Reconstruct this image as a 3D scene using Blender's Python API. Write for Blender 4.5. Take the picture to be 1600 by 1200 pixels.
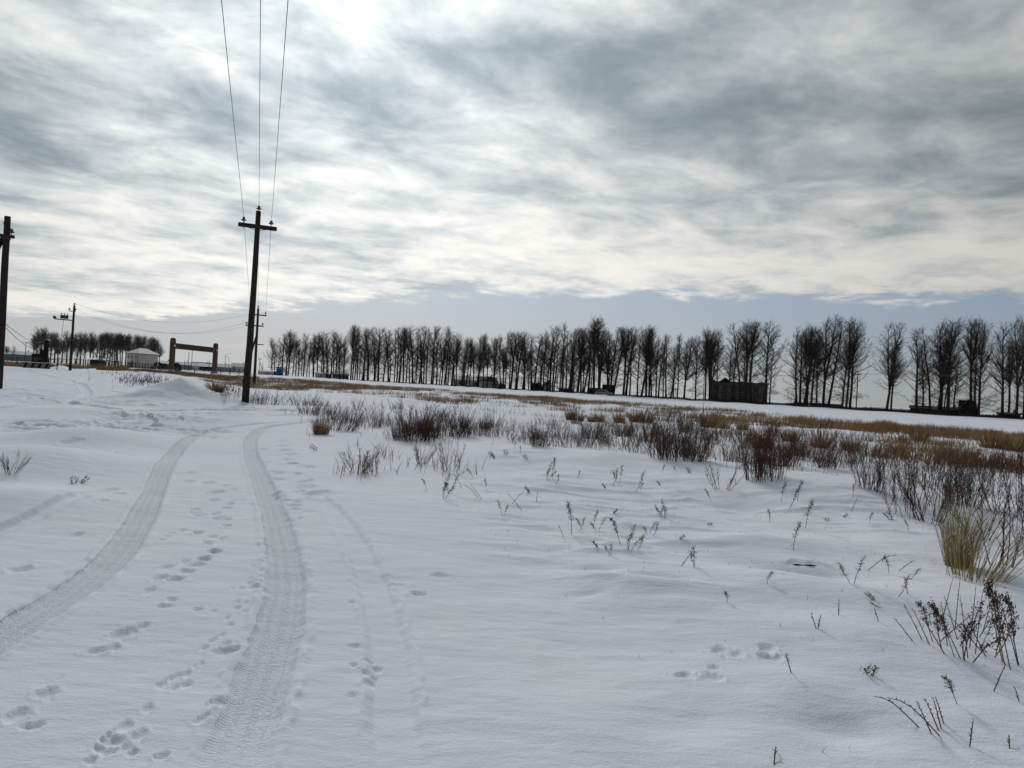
import bpy, math, random
import numpy as np
from mathutils import Vector, Matrix, Quaternion

for o in list(bpy.data.objects):
    bpy.data.objects.remove(o)
scene = bpy.context.scene
COL = scene.collection
R = math.radians

# ------------------------------------------------------------------ camera
FPX = 1155.0                      # focal length in pixels of the 1600 px wide photograph
ROLL = math.atan(0.053)
PITCH = math.atan(4.4 / FPX)
EYE = np.array((0.0, 0.0, 1.6))
_F = np.array((0, math.cos(PITCH), math.sin(PITCH)))
_U0 = np.array((0, -math.sin(PITCH), math.cos(PITCH)))
_R0 = np.array((1.0, 0, 0))
CR = _R0 * math.cos(ROLL) + _U0 * math.sin(ROLL)
CU = -_R0 * math.sin(ROLL) + _U0 * math.cos(ROLL)
cam_data = bpy.data.cameras.new('camera')
cam_data.sensor_width = 36.0
cam_data.lens = 36.0 * FPX / 1600.0
cam_data.clip_start = 0.05
cam_data.clip_end = 12000
cam = bpy.data.objects.new('camera', cam_data)
M = Matrix.Identity(4)
for i in range(3):
    M[i][0], M[i][1], M[i][2], M[i][3] = CR[i], CU[i], -_F[i], EYE[i]
cam.matrix_world = M
COL.objects.link(cam)
scene.camera = cam

# ------------------------------------------------------------------ sky
SUN_EL, SUN_AZ = R(29.0), R(-15.0)          # azimuth from +Y, positive to the right
SUN = Vector((math.sin(SUN_AZ) * math.cos(SUN_EL), math.cos(SUN_AZ) * math.cos(SUN_EL), math.sin(SUN_EL)))

class NT:
    """tiny helper to write node graphs as expressions"""
    def __init__(self, tree):
        self.t = tree
    def n(self, kind, **kw):
        nd = self.t.nodes.new(kind)
        for k, v in kw.items():
            setattr(nd, k, v)
        return nd
    def put(self, sock, v):
        if hasattr(v, 'is_output'):
            self.t.links.new(v, sock)
        elif isinstance(v, (tuple, list)) and len(v) == 3 and sock.type == 'RGBA':
            sock.default_value = (*v, 1)
        else:
            sock.default_value = v
    def m(self, op, a, b=0.0, c=0.0, clamp=False):
        nd = self.n('ShaderNodeMath', operation=op, use_clamp=clamp)
        self.put(nd.inputs[0], a); self.put(nd.inputs[1], b); self.put(nd.inputs[2], c)
        return nd.outputs[0]
    def vm(self, op, a, b=(0, 0, 0), s=1.0):
        nd = self.n('ShaderNodeVectorMath', operation=op)
        self.put(nd.inputs[0], a); self.put(nd.inputs[1], b)
        if op == 'SCALE':
            self.put(nd.inputs['Scale'], s)
        return nd.outputs['Value'] if op in ('DOT_PRODUCT', 'LENGTH') else nd.outputs[0]
    def smooth(self, v, lo, hi, a=0.0, b=1.0):
        nd = self.n('ShaderNodeMapRange', interpolation_type='SMOOTHSTEP')
        self.put(nd.inputs[0], v)
        for i, x in enumerate((lo, hi, a, b)):
            self.put(nd.inputs[i + 1], x)
        return nd.outputs[0]
    def noise(self, vec, scale, detail=5.0, rough=0.5, dist=0.0, lac=2.0):
        nd = self.n('ShaderNodeTexNoise', noise_dimensions='3D')
        self.put(nd.inputs['Vector'], vec); self.put(nd.inputs['Scale'], scale)
        self.put(nd.inputs['Detail'], detail); self.put(nd.inputs['Roughness'], rough)
        self.put(nd.inputs['Distortion'], dist); self.put(nd.inputs['Lacunarity'], lac)
        return nd.outputs[0]
    def mix(self, f, a, b):
        nd = self.n('ShaderNodeMix', data_type='RGBA')
        self.put(nd.inputs[0], f); self.put(nd.inputs[6], a); self.put(nd.inputs[7], b)
        return nd.outputs[2]
    def comb(self, x, y, z=0.0):
        nd = self.n('ShaderNodeCombineXYZ')
        self.put(nd.inputs[0], x); self.put(nd.inputs[1], y); self.put(nd.inputs[2], z)
        return nd.outputs[0]
    def sep(self, v):
        nd = self.n('ShaderNodeSeparateXYZ')
        self.put(nd.inputs[0], v)
        return nd.outputs

world = bpy.data.worlds.new('World')
scene.world = world
world.cycles.sampling_method = 'MANUAL'
world.cycles.sample_map_resolution = 512
world.use_nodes = True
wt = world.node_tree
wt.nodes.clear()
W = NT(wt)
SKY_STRENGTH = 0.1
sky = W.n('ShaderNodeTexSky', sky_type='NISHITA')
sky.sun_disc = False
sky.sun_elevation = SUN_EL
sky.sun_rotation = SUN_AZ
sky.altitude = 200
sky.air_density = 1.0
sky.dust_density = 0.6
sky.ozone_density = 1.5
tc = W.n('ShaderNodeTexCoord')
D = tc.outputs['Generated']
dx, dy, dz = W.sep(D)
zc = W.m('ADD', W.m('MAXIMUM', dz, 0.0), 0.09)     # the deck curves away with the earth
px_ = W.m('DIVIDE', dx, zc)
py_ = W.m('DIVIDE', dy, zc)
P = W.comb(px_, py_, 0.0)
# cloud streets run about 57 degrees right of straight ahead
a_ = R(33)
qx = W.m('ADD', W.m('MULTIPLY', px_, math.cos(a_)), W.m('MULTIPLY', py_, math.sin(a_)))
qy = W.m('SUBTRACT', W.m('MULTIPLY', py_, math.cos(a_)), W.m('MULTIPLY', px_, math.sin(a_)))
n_big = W.noise(W.comb(W.m('MULTIPLY', qx, 0.75), qy, 5.3), 0.60, 3, 0.5)
n_mid = W.noise(W.comb(W.m('MULTIPLY', qx, 0.86), qy, 14.6), 3.1, 4, 0.57, 0.3)
n_edge = W.noise(W.comb(px_, W.m('MULTIPLY', py_, 0.9), 1.3), 2.7, 5, 0.64, 0.35)
# the deck ends along a straight front towards the horizon
E = W.m('ADD', W.m('ADD', py_, W.m('MULTIPLY', px_, 0.36)), -4.62)
E = W.m('ADD', E, W.m('MULTIPLY', W.m('ADD', W.m('SUBTRACT', n_edge, 0.5), W.m('MULTIPLY', W.m('SUBTRACT', n_big, 0.5), 0.8)), 1.9))
deck = W.smooth(E, 0.22, -0.22)
inner = W.smooth(E, -0.4, -3.0)
# optical thickness
T = W.m('ADD', W.m('MULTIPLY', W.m('SUBTRACT', n_big, 0.5), 1.55), W.m('ADD', W.m('MULTIPLY', W.m('SUBTRACT', n_mid, 0.5), 1.55), W.m('MULTIPLY', W.m('SUBTRACT', n_edge, 0.5), 1.25)))
T = W.m('ADD', T, W.m('MULTIPLY', inner, 0.42))
trans = W.smooth(T, 0.95, -0.45)
cosang = W.m('MINIMUM', W.m('MAXIMUM', W.vm('DOT_PRODUCT', D, tuple(SUN)), -1.0), 1.0)
ang = W.m('ARCCOSINE', cosang)
def lobe(deg, amp):
    q = W.m('DIVIDE', ang, R(deg))
    return W.m('MULTIPLY', W.m('POWER', 2.718, W.m('MULTIPLY', W.m('MULTIPLY', q, q), -1.0)), amp)
phase = W.m('ADD', W.m('ADD', lobe(15, 0.40), lobe(42, 0.68)), 0.37)
lum = W.m('MULTIPLY', W.m('ADD', W.m('MULTIPLY', trans, 0.67), 0.32), phase)
lum = W.m('MULTIPLY', lum, 11.1)
c_thick = (0.80, 0.965, 1.07)
c_thin = (1.04, 1.0, 0.935)
ctint = W.mix(trans, c_thick, c_thin)
ccol = W.vm('SCALE', ctint, s=lum)
# thin streaks low over the horizon, in front of the clear strip
streak = W.noise(W.comb(W.m('MULTIPLY', px_, 0.16), W.m('MULTIPLY', py_, 0.55), 5.0), 1.0, 3, 0.55)
veil = W.m('MULTIPLY', W.smooth(streak, 0.56, 0.70), W.smooth(E, 14.0, 3.0))
veil = W.m('MULTIPLY', veil, 0.55)
# hazy clear sky: the Nishita blue dimmed by grey winter haze
hz = W.vm('SCALE', (1.0, 1.0, 1.0), s=W.m('MULTIPLY', phase, 6.2))
bw = W.n('ShaderNodeHueSaturation')
bw.inputs['Saturation'].default_value = 0.62
W.put(bw.inputs['Color'], sky.outputs[0])
skyc = W.mix(W.m('ADD', W.m('MULTIPLY', lobe(36, 0.62), W.smooth(dz, 0.3, 0.0)), W.smooth(dz, 0.16, 0.02, 0.36, 0.56)), W.vm('MULTIPLY', bw.outputs[0], (0.40, 0.52, 0.68)), hz)
skyc = W.mix(veil, skyc, W.vm('SCALE', (1.03, 1.0, 0.96), s=W.m('MULTIPLY', phase, 7.5)))
fin = W.mix(deck, skyc, ccol)
bg = W.n('ShaderNodeBackground')
W.put(bg.inputs[0], fin)
bg.inputs[1].default_value = SKY_STRENGTH
wo = W.n('ShaderNodeOutputWorld')
wt.links.new(bg.outputs[0], wo.inputs[0])

# ------------------------------------------------------------------ sun behind the cloud deck, exposure
sun_data = bpy.data.lights.new('sun', 'SUN')
sun_data.energy = 1.5
sun_data.angle = R(10)
sun_data.color = (1.0, 0.96, 0.90)
sun = bpy.data.objects.new('sun', sun_data)
sun.rotation_mode = 'QUATERNION'
sun.rotation_quaternion = SUN.to_track_quat('Z', 'Y')
COL.objects.link(sun)
scene.view_settings.view_transform = 'Standard'
scene.view_settings.look = 'None'
scene.view_settings.exposure = 0.0
scene.view_settings.gamma = 1.0
scene.view_settings.use_curve_mapping = False
scene.cycles.max_bounces = 4
scene.cycles.use_denoising = True

# ------------------------------------------------------------------ noise, pixel rays, terrain
def _hash(ix, iy, s):
    h = (ix.astype(np.int64) * 374761393 + iy.astype(np.int64) * 668265263 + s * 974634777) & 0xffffffff
    h = ((h ^ (h >> 13)) * 1274126177) & 0xffffffff
    h = (h ^ (h >> 16)) & 0xffffffff
    return h / 4294967295.0
def vnoise(x, y, s=0):
    x = np.asarray(x, float); y = np.asarray(y, float)
    ix = np.floor(x); iy = np.floor(y)
    fx = x - ix; fy = y - iy
    fx = fx * fx * fx * (fx * (fx * 6 - 15) + 10); fy = fy * fy * fy * (fy * (fy * 6 - 15) + 10)
    a = _hash(ix, iy, s); b = _hash(ix + 1, iy, s); c = _hash(ix, iy + 1, s); d = _hash(ix + 1, iy + 1, s)
    return (a + (b - a) * fx) * (1 - fy) + (c + (d - c) * fx) * fy
def fbm(x, y, oct=4, s=0, g=0.5):
    v = 0.0; a = 1.0; n = 0.0
    for i in range(oct):
        cx, sx = math.cos(0.6 * i + .4), math.sin(0.6 * i + .4)
        v = v + a * (vnoise((x * cx - y * sx) * 2 ** i, (x * sx + y * cx) * 2 ** i, s + 17 * i) - 0.5)
        n += a; a *= g
    return v / n * 2
def sst(v, lo, hi):
    t = np.clip((v - lo) / (hi - lo), 0, 1)
    return t * t * (3 - 2 * t)

def ray(px, py):
    d = CR * ((px - 800) / FPX) + CU * ((600 - py) / FPX) + _F
    return d
def G0(px, py):
    """pixel -> point of the level plane z=0"""
    d = ray(px, py)
    t = -EYE[2] / d[2]
    return EYE + d * t
def horizon(px):
    return 562.0 + 0.053 * px

# broad lie of the land: heights on a fan of bearings and distances
_tb_px = np.array([-900, 0, 200, 383, 600, 800, 1000, 1200, 1400, 1600, 2600], float)
_tb_az = np.arctan((_tb_px - 800) / FPX)
_tb_d = np.array([1, 45, 70, 105, 160, 220, 300, 500, 4000], float)
_tb = np.array([
    [0, 0, 0, 0, 0, 0, 0, 0, 0, 0, 0],
    [0, 0, 0, 0, 0, 0, 0, 0, 0, 0, 0],
    [.35, .35, .28, 0, 0, 0, 0, 0, .05, .1, .1],
    [.8, .8, .7, .08, .10, .10, .10, .15, .25, .30, .3],
    [1.2, 1.2, 1.2, .85, .40, .28, .30, .48, .42, .36, .3],
    [1.4, 1.4, 1.3, 1.15, .74, .68, .70, .55, .45, .40, .3],
    [1.4, 1.4, 1.35, 1.2, .86, .84, .80, .6, .5, .40, .3],
    [1.3, 1.3, 1.3, 1.2, .9, .85, .80, .6, .5, .40, .3],
    [1.0, 1.0, 1.0, 1.0, .8, .7, .6, .4, .3, .3, .3]])
def base_h(x, y):
    x = np.asarray(x, float); y = np.asarray(y, float)
    d = np.clip(np.hypot(x, y), 1.001, 3999)
    az = np.clip(np.arctan2(x, y), _tb_az[0] + 1e-4, _tb_az[-1] - 1e-4)
    i = np.clip(np.searchsorted(_tb_az, az) - 1, 0, len(_tb_az) - 2)
    j = np.clip(np.searchsorted(_tb_d, d) - 1, 0, len(_tb_d) - 2)
    u = (az - _tb_az[i]) / (_tb_az[i + 1] - _tb_az[i]); u = u * u * (3 - 2 * u)
    v = (d - _tb_d[j]) / (_tb_d[j + 1] - _tb_d[j]); v = np.where(j < 4, v * v * (3 - 2 * v), v)
    return (_tb[j, i] * (1 - u) + _tb[j, i + 1] * u) * (1 - v) + (_tb[j + 1, i] * (1 - u) + _tb[j + 1, i + 1] * u) * v

MOUNDS = []        # x, y, half width, half depth, height, angle, sharpness
def mound_px(px, py, wpx, depth, h, ang=0.0, p=2.0):
    g = G0(px, py)
    MOUNDS.append((g[0], g[1], wpx / FPX * math.hypot(g[0], g[1]), depth, h, ang, p))
mound_px(282, 626, 84, 3.0, 1.22, 0.05, 1.5)        # the snow heap by the pole
mound_px(225, 630, 30, 1.2, 0.14, 0.0, 2)           # its apron
mound_px(150, 648, 120, 1.3, 0.20, 0.15, 2)          # ploughed ridge at the left
mound_px(130, 690, 90, 1.6, 0.30, -0.25, 2)         # drift left of the lane
mound_px(30, 730, 130, 1.6, 0.32, -0.2, 2)
mound_px(20, 790, 120, 0.8, 0.16, -0.35, 2)
mound_px(60, 612, 70, 2.0, 0.10, 0.0, 2)
mound_px(1010, 728, 200, 1.5, 0.22, 0.0, 2)         # crest at the foot of the shrubs
mound_px(1260, 765, 170, 1.5, 0.26, -0.2, 2)
mound_px(1330, 790, 90, 1.0, 0.16, -0.3, 2)
mound_px(860, 712, 120, 1.5, 0.14, 0.0, 2)
mound_px(1190, 850, 120, 0.55, 0.10, 0.05, 2)
mound_px(1300, 935, 170, 0.5, 0.10, -0.1, 2)
mound_px(1180, 905, 90, 0.3, 0.05, -0.1, 2)
mound_px(1330, 1000, 120, 0.5, 0.06, 0.0, 2)
mound_px(940, 905, 60, 0.30, 0.05, 0.1, 2)
mound_px(1030, 925, 70, 0.25, 0.05, -0.2, 2)
mound_px(1240, 1080, 90, 0.3, 0.03, 0.3, 2)
HOLLOWS = []
def hollow_px(px, py, wpx, depth, h, ang=0.0, p=2.0):
    g = G0(px, py)
    HOLLOWS.append((g[0], g[1], wpx / FPX * math.hypot(g[0], g[1]), depth, -h, ang, p))
hollow_px(1262, 895, 66, 0.24, 0.06, 0.0, 2)
hollow_px(932, 892, 38, 0.12, 0.045, -0.1)
hollow_px(1015, 908, 50, 0.10, 0.04, -0.25)
hollow_px(870, 862, 26, 0.12, 0.03, 0.1)
hollow_px(915, 930, 30, 0.08, 0.02, 0.3)
hollow_px(1160, 790, 50, 0.45, 0.10, -0.1)
hollow_px(1325, 1140, 60, 0.16, 0.035, 0.0)
hollow_px(1100, 1140, 80, 0.16, 0.02, 0.1)
hollow_px(1040, 860, 60, 0.2, 0.03, 0.0)
mound_px(383, 631, 14, 0.45, 0.10, 0.0, 2)
mound_px(-3, 610, 14, 0.5, 0.10, 0.0, 2)
# heap of snow at the far verge near the pole with the platform
_d = 111.0
MOUNDS.append((math.sin(math.atan((95 - 800) / FPX)) * _d * 1.0, _d * math.cos(math.atan((95 - 800) / FPX)), 1.6, 1.5, 0.9, 0.0, 1.6))

FOOT = """33,891,12,4 260,887,9,3 309,885,12,3 292,895,12,4 252,905,9,4 276,907,12,3.5 232,924,9,5 288,879,7,3 321,874,8,3 336,863,8,3
258,948,11,3 310,953,8,3 269,938,9,3 193,989,18,7 220,979,11,5 152,1016,14,5 176,1011,14,5 93,1060,4,3 72,1085,16,7 26,1118,14,8 51,1135,13,5
231,1108,9,6 195,1136,11,8 173,1147,6,4 177,1157,17,6 218,1149,10,8 200,1166,9,6 159,1169,12,6 171,1174,10,6 207,1175,9,5 254,1180,11,5 140,1188,8,5
252,1070,7,5 264,1062,5,4 275,1056,7,5 292,1052,7,5 273,1075,6,5 292,1068,8,5 305,1040,4,2.5 315,1036,5,3 354,1017,18,6 354,1005,6,5 319,1012,6,4
334,1000,6,5 347,992,5,4 360,976,5,3 355,965,5,3 371,950,5,3 384,955,5,3 372,941,4,3 384,942,4,2.5 334,956,5,2 398,918,12,4 391,912,5,3 409,910,4,2.5
407,903,4,2.5 392,904,4,2.5 408,893,4,2.5 395,887,4,2.5 409,885,4,2 411,880,4,2 411,875,4,2 364,921,4,2 377,921,4,2 337,1098,12,8 316,1125,10,8
327,757,9,2.5 338,772,10,3 333,784,9,3 306,798,7,2 306,803,7,2 338,806,8,3 341,813,9,3.5 356,814,6,2 354,824,7,2 314,808,9,2 308,835,9,2.5 284,832,4,2.5
269,836,4,2 262,841,5,2 252,847,4,2 325,851,9,2.5 333,841,7,2 348,844,5,2 334,864,10,3 318,875,12,3 416,852,7,2.5 378,784,4,2 365,785,5,2 355,796,7,2
360,790,5,2 364,767,7,2 354,761,7,2 437,740,8,2.5 437,750,11,2.5 479,753,11,4 479,762,12,4 493,773,17,6 432,772,10,2.5 437,778,10,3 448,785,10,2 464,786,8,2
460,792,10,2 460,798,9,2 450,813,5,2 456,818,5,2 468,814,5,2 478,802,5,2 486,803,5,2 466,741,8,2 458,724,8,2 441,689,6,1.6 442,696,8,1.6 445,703,9,1.6
454,709,9,1.8 451,717,9,1.8 457,724,10,1.8 484,728,9,1.6 336,685,9,1.5 352,676,11,1.5 576,1030,9,3 554,1038,9,4 590,1039,11,4 571,1050,7,4 586,1054,6,3
576,1064,12,5 553,1009,14,2.5 550,941,6,2.5 550,1085,8,4 689,899,16,3 620,914,16,2 656,927,15,4 1126,1021,14,6 1144,1029,14,5 1199,1023,12,6 1205,1036,18,5
1069,1061,16,5 1113,1064,14,6 1117,1048,10,4 172,770,9,2.5 185,778,9,2 120,838,8,3 160,794,6,2 110,700,10,2 180,712,9,2 190,720,9,2 300,742,8,2 295,755,8,2
520,640,14,1.5 500,648,14,1.4 412,702,8,1.8 418,722,7,2 425,738,7,2 470,770,8,2.5"""
FOOTS = []
for tok in FOOT.split():
    a, b, c, d = map(float, tok.split(','))
    g = G0(a, b)
    dist = math.hypot(g[0], g[1])
    hw = c / FPX * dist * .86
    hd = d * dist * dist / (FPX * 1.6) * .86
    FOOTS.append((g[0], g[1], hw, hd, min(0.042, 0.008 + 0.27 * min(hw, hd))))

# ---- wheel tracks
def spline(pts, n=40):
    P_ = [np.array(G0(*p)[:2]) for p in pts]
    P_ = [2 * P_[0] - P_[1]] + P_ + [2 * P_[-1] - P_[-2]]
    out = []
    for i in range(1, len(P_) - 2):
        p0, p1, p2, p3 = P_[i - 1:i + 3]
        for t in np.linspace(0, 1, n, endpoint=False):
            out.append(0.5 * ((2 * p1) + (-p0 + p2) * t + (2 * p0 - 5 * p1 + 4 * p2 - p3) * t * t + (-p0 + 3 * p1 - 3 * p2 + p3) * t ** 3))
    out.append(P_[-2])
    return np.array(out)
TRACKS = [   # pixel polyline, half width, depth, tread strength
    ([(-220, 1120), (-60, 1030), (60, 958), (140, 905), (196, 850), (232, 790), (255, 738), (281, 700), (322, 676), (385, 664), (470, 658), (560, 652)], 0.135, 0.030, 1.0),
    ([(352, 1260), (372, 1170), (410, 1060), (440, 960), (446, 890), (430, 810), (408, 750), (393, 710), (393, 686), (414, 670), (452, 663), (520, 657)], 0.145, 0.034, 1.0),
    ([(640, 1260), (618, 1150), (608, 1020), (585, 920), (555, 850), (520, 800), (490, 772)], 0.12, 0.024, 0.10),
    ([(-80, 862), (0, 832), (60, 812), (100, 797), (165, 772)], 0.09, 0.045, 0.0),
    ([(-100, 668), (0, 661), (110, 668), (190, 655), (250, 646), (330, 646), (420, 648), (520, 651)], 0.25, 0.08, 0.3),
    ([(-60, 640), (60, 642), (180, 642), (260, 641), (340, 640), (450, 642), (540, 645)], 0.3, 0.10, 0.3),
    ([(40, 588), (110, 600), (135, 612), (120, 624), (40, 634), (-60, 640)], 0.25, 0.09, 0.2),
    ([(-40, 606), (60, 612), (170, 612), (230, 622)], 0.25, 0.06, 0.2),
    ([(-40, 625), (40, 622), (110, 630), (190, 640)], 0.25, 0.09, 0.2),
    ([(150, 590), (120, 602), (40, 612), (-40, 616)], 0.3, 0.09, 0.2),
]
TR = []
for pts, hw, dep, tr in TRACKS:
    s = spline(pts)
    seg = np.diff(s, axis=0)
    L = np.concatenate([[0], np.cumsum(np.hypot(seg[:, 0], seg[:, 1]))])
    tan = np.gradient(s, axis=0); tan /= np.linalg.norm(tan, axis=1)[:, None]
    TR.append((s, L, tan, hw, dep, tr))

ROAD_W = -13.0
def roww(x, y):          # signed distance from the line of poplars
    return (y + 0.84 * x - 235.0) / 1.306

def terrain(x, y, attrs=False):
    x = np.atleast_1d(np.asarray(x, float)); y = np.atleast_1d(np.asarray(y, float))
    d = np.hypot(x, y)
    h = base_h(x, y)
    front = (y > 0)
    wr = sst(x + 0.05 * y, -0.6, 1.2) * sst(d, 0, 4) * (1 - sst(d, 30, 60))
    h += 0.05 * fbm(x / 7, y / 7, 3, 3) * sst(d, 3, 12)
    h += wr * (0.06 * fbm(x / 1.3 + 5, y / 1.6, 3, 11))
    h += 0.012 * fbm(x / 1.1, y / 0.8, 3, 21) + 0.006 * fbm(x / 0.34, y / 0.22, 3, 31) * (1 - sst(d, 12, 30))
    # sastrugi: crisp wind-carved lips
    sa = fbm(x / 1.8 + 0.3 * y, y / 0.75, 3, 41)
    h += wr * 0.04 * np.maximum(0, 0.25 - np.abs(sa)) / 0.25 * sst(fbm(x / 4, y / 4, 2, 51), -0.2, 0.3)
    h += (0.10 * fbm(x / 30, y / 30, 3, 61) + 0.03 * fbm(x / 4, y / 4, 3, 63)) * sst(d, 45, 90) * (1 - sst(d, 500, 900))
    # churned, ploughed snow left of the lane
    for (cx, cy, rx, ry, amp, sc) in ((G0(175, 668)[0], G0(175, 668)[1], 3.0, 2.4, 0.19, 0.6), (G0(215, 632)[0], G0(215, 632)[1], 3.4, 1.8, 0.15, 0.8),
                                      (G0(60, 620)[0], G0(60, 620)[1], 9, 7, 0.13, 1.2), (G0(120, 600)[0], G0(120, 600)[1], 14, 9, 0.16, 2.0), (G0(250, 655)[0], G0(250, 655)[1], 2.0, 1.6, 0.14, 0.4),
                                      (G0(450, 640)[0], G0(450, 640)[1], 4.0, 2.2, 0.12, 0.8)):
        r2 = ((x - cx) / rx) ** 2 + ((y - cy) / ry) ** 2
        mk = r2 < 4
        if mk.any():
            n = fbm(x[mk] / sc, y[mk] / (sc * 0.6), 4, 71, 0.6)
            h[mk] += amp * np.maximum(n, -0.5) * np.exp(-r2[mk] ** 1.5)
    for (cx, cy, rx, ry, amp, an, p) in MOUNDS + HOLLOWS:
        ca, sa_ = math.cos(an), math.sin(an)
        u = ((x - cx) * ca + (y - cy) * sa_) / rx; v = (-(x - cx) * sa_ + (y - cy) * ca) / ry
        r = np.sqrt(u * u + v * v)
        mk = r < 3.2
        if mk.any():
            rr = r[mk]
            if amp > 0.8:
                rr = rr * (1 + 0.10 * fbm(x[mk] / 1.8, y[mk] / 1.8, 2, 81))
                h[mk] += amp * np.log1p(np.exp((1 - rr) * 7)) / 7
            else:
                h[mk] += amp * np.exp(-rr ** p)
    # small overhanging lip at the hollow
    g = G0(1258, 882)
    u = (x - g[0]) / 0.23; v = y - g[1] - 0.03 * np.sin(x * 9) - 0.02 * np.sin(x * 31)
    mk = (np.abs(u) < 1.6) & (np.abs(v) < 0.6)
    if mk.any():
        h[mk] += 0.03 * sst(v[mk], -0.03, 0.03) * np.exp(-np.abs(u[mk]) ** 4) * np.exp(-np.maximum(v[mk], 0) / 0.16)
    # ploughed road in front of the poplars, with a low bank on either side
    w = roww(x, y)
    far = (d > 60) & (d < 700)
    h += np.where(far, 0.22 * np.exp(-((w - ROAD_W - 6.5) / 1.4) ** 2) + 0.25 * np.exp(-((w - ROAD_W + 6.5) / 1.8) ** 2), 0)
    tu = np.zeros_like(x); tv = np.full_like(x, 9.0); ts = np.zeros_like(x)
    for (s, L, tan, hw, dep, tr) in TR:
        bb = (x > s[:, 0].min() - 1) & (x < s[:, 0].max() + 1) & (y > s[:, 1].min() - 1) & (y < s[:, 1].max() + 1)
        idx = np.nonzero(bb)[0]
        for c0 in range(0, len(idx), 20000):
            ii = idx[c0:c0 + 20000]
            dd = (x[ii][:, None] - s[:, 0][None]) ** 2 + (y[ii][:, None] - s[:, 1][None]) ** 2
            k = dd.argmin(1)
            ex = x[ii] - s[k, 0]; ey = y[ii] - s[k, 1]
            al = ex * tan[k, 0] + ey * tan[k, 1]
            ac = -ex * tan[k, 1] + ey * tan[k, 0]
            ok = np.abs(al) < 0.5
            wob = hw * (1 + 0.10 * fbm(L[k] / 0.9 + 3, L[k] * 0 + hw * 40, 2, 91) + 0.10 * fbm(x[ii] / .11, y[ii] / .11, 2, 93))
            q = ac / wob
            fade = np.clip(L[k] / 0.8, 0, 1) * np.clip((L[-1] - L[k]) / 0.8, 0, 1)
            prof = -dep * (1 - sst(np.abs(q), 0.66, 1.14)) + dep * (0.30 + 0.35 * fbm(x[ii] / .16, y[ii] / .16, 2, 94)) * np.exp(-((np.abs(q) - 1.30) / 0.17) ** 2)
            h[ii] += np.where(ok, prof * fade, 0)
            if tr > 0:
                st = tr * (1 - sst(np.abs(q), 0.9, 1.02)) * fade * ok
                better = st > ts[ii]
                tu[ii] = np.where(better, L[k] + al, tu[ii]); tv[ii] = np.where(better, q, tv[ii]); ts[ii] = np.where(better, st, ts[ii])
    for (fx, fy, hw, hd, dep) in FOOTS:
        mk = (np.abs(x - fx) < 2.6 * hw) & (np.abs(y - fy) < 2.6 * hd)
        if mk.any():
            u = (x[mk] - fx) / hw; v = (y[mk] - fy) / hd
            u = u + 0.25 * v * math.sin(fx * 57)
            r2 = u * u + v * v
            r2 = r2 * np.clip(1 + 0.75 * fbm(u * 1.1 + fx * 9, v * 1.1 + fy * 9, 3, 97), .3, 2)
            h[mk] += -dep * np.exp(-r2 ** 1.8) + dep * (0.2 + .35 * fbm(u * 2 + fx, v * 2 + fy, 2, 98)) * np.exp(-((np.sqrt(r2) - 1.40) / 0.3) ** 2)
    if attrs:
        return h, tu, tv, ts
    return h

def ground_z(x, y):
    return float(terrain(x, y)[0])
def G(px, py):
    """pixel -> point where its ray meets the snow"""
    d = ray(px, py)
    p = G0(px, py) if d[2] < -1e-3 else EYE + d * 300
    dist = math.hypot(p[0], p[1])
    ts = np.concatenate([np.linspace(0.55, 1.0, 60), np.linspace(1.0, 1.25, 20)])
    k = math.hypot(d[0], d[1])
    tt = ts * dist / k
    X = EYE[0] + d[0] * tt; Y = EYE[1] + d[1] * tt; Z = EYE[2] + d[2] * tt
    below = np.nonzero(Z <= terrain(X, Y))[0]
    i = below[0] if len(below) else 59
    return np.array((X[i], Y[i], ground_z(X[i], Y[i])))
def at(px, dist):
    """point on the ground in the bearing of pixel column px (at the horizon), dist metres ahead"""
    d = ray(px, horizon(px))
    k = dist / math.hypot(d[0], d[1])
    x, y = d[0] * k, d[1] * k
    return np.array((x, y, ground_z(x, y)))
def at_pt(px, py, dist):
    d = ray(px, py)
    k = dist / math.hypot(d[0], d[1])
    return EYE + d * k

# ------------------------------------------------------------------ materials
def mat(name):
    m = bpy.data.materials.new(name)
    m.use_nodes = True
    n = m.node_tree
    n.nodes.clear()
    t = NT(n)
    b = t.n('ShaderNodeBsdfPrincipled')
    o = t.n('ShaderNodeOutputMaterial')
    n.links.new(b.outputs[0], o.inputs[0])
    return m, t, b
def simple(name, c1, c2, scale=6.0, rough=0.85, stretch=(1, 1, 1), bump=0.0, detail=5, metallic=0.0, spec=0.25):
    m, t, b = mat(name)
    tc = t.n('ShaderNodeTexCoord')
    v = t.vm('MULTIPLY', tc.outputs['Object'], stretch)
    f = t.noise(v, scale, detail, 0.6)
    f = t.smooth(f, 0.3, 0.7)
    t.put(b.inputs['Base Color'], t.mix(f, c1, c2))
    b.inputs['Roughness'].default_value = rough
    b.inputs['Metallic'].default_value = metallic
    b.inputs['Specular IOR Level'].default_value = spec
    if bump > 0:
        bp = t.n('ShaderNodeBump')
        bp.inputs['Strength'].default_value = bump
        bp.inputs['Distance'].default_value = 0.02
        t.put(bp.inputs['Height'], f)
        t.t.links.new(bp.outputs[0], b.inputs['Normal'])
    return m

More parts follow.
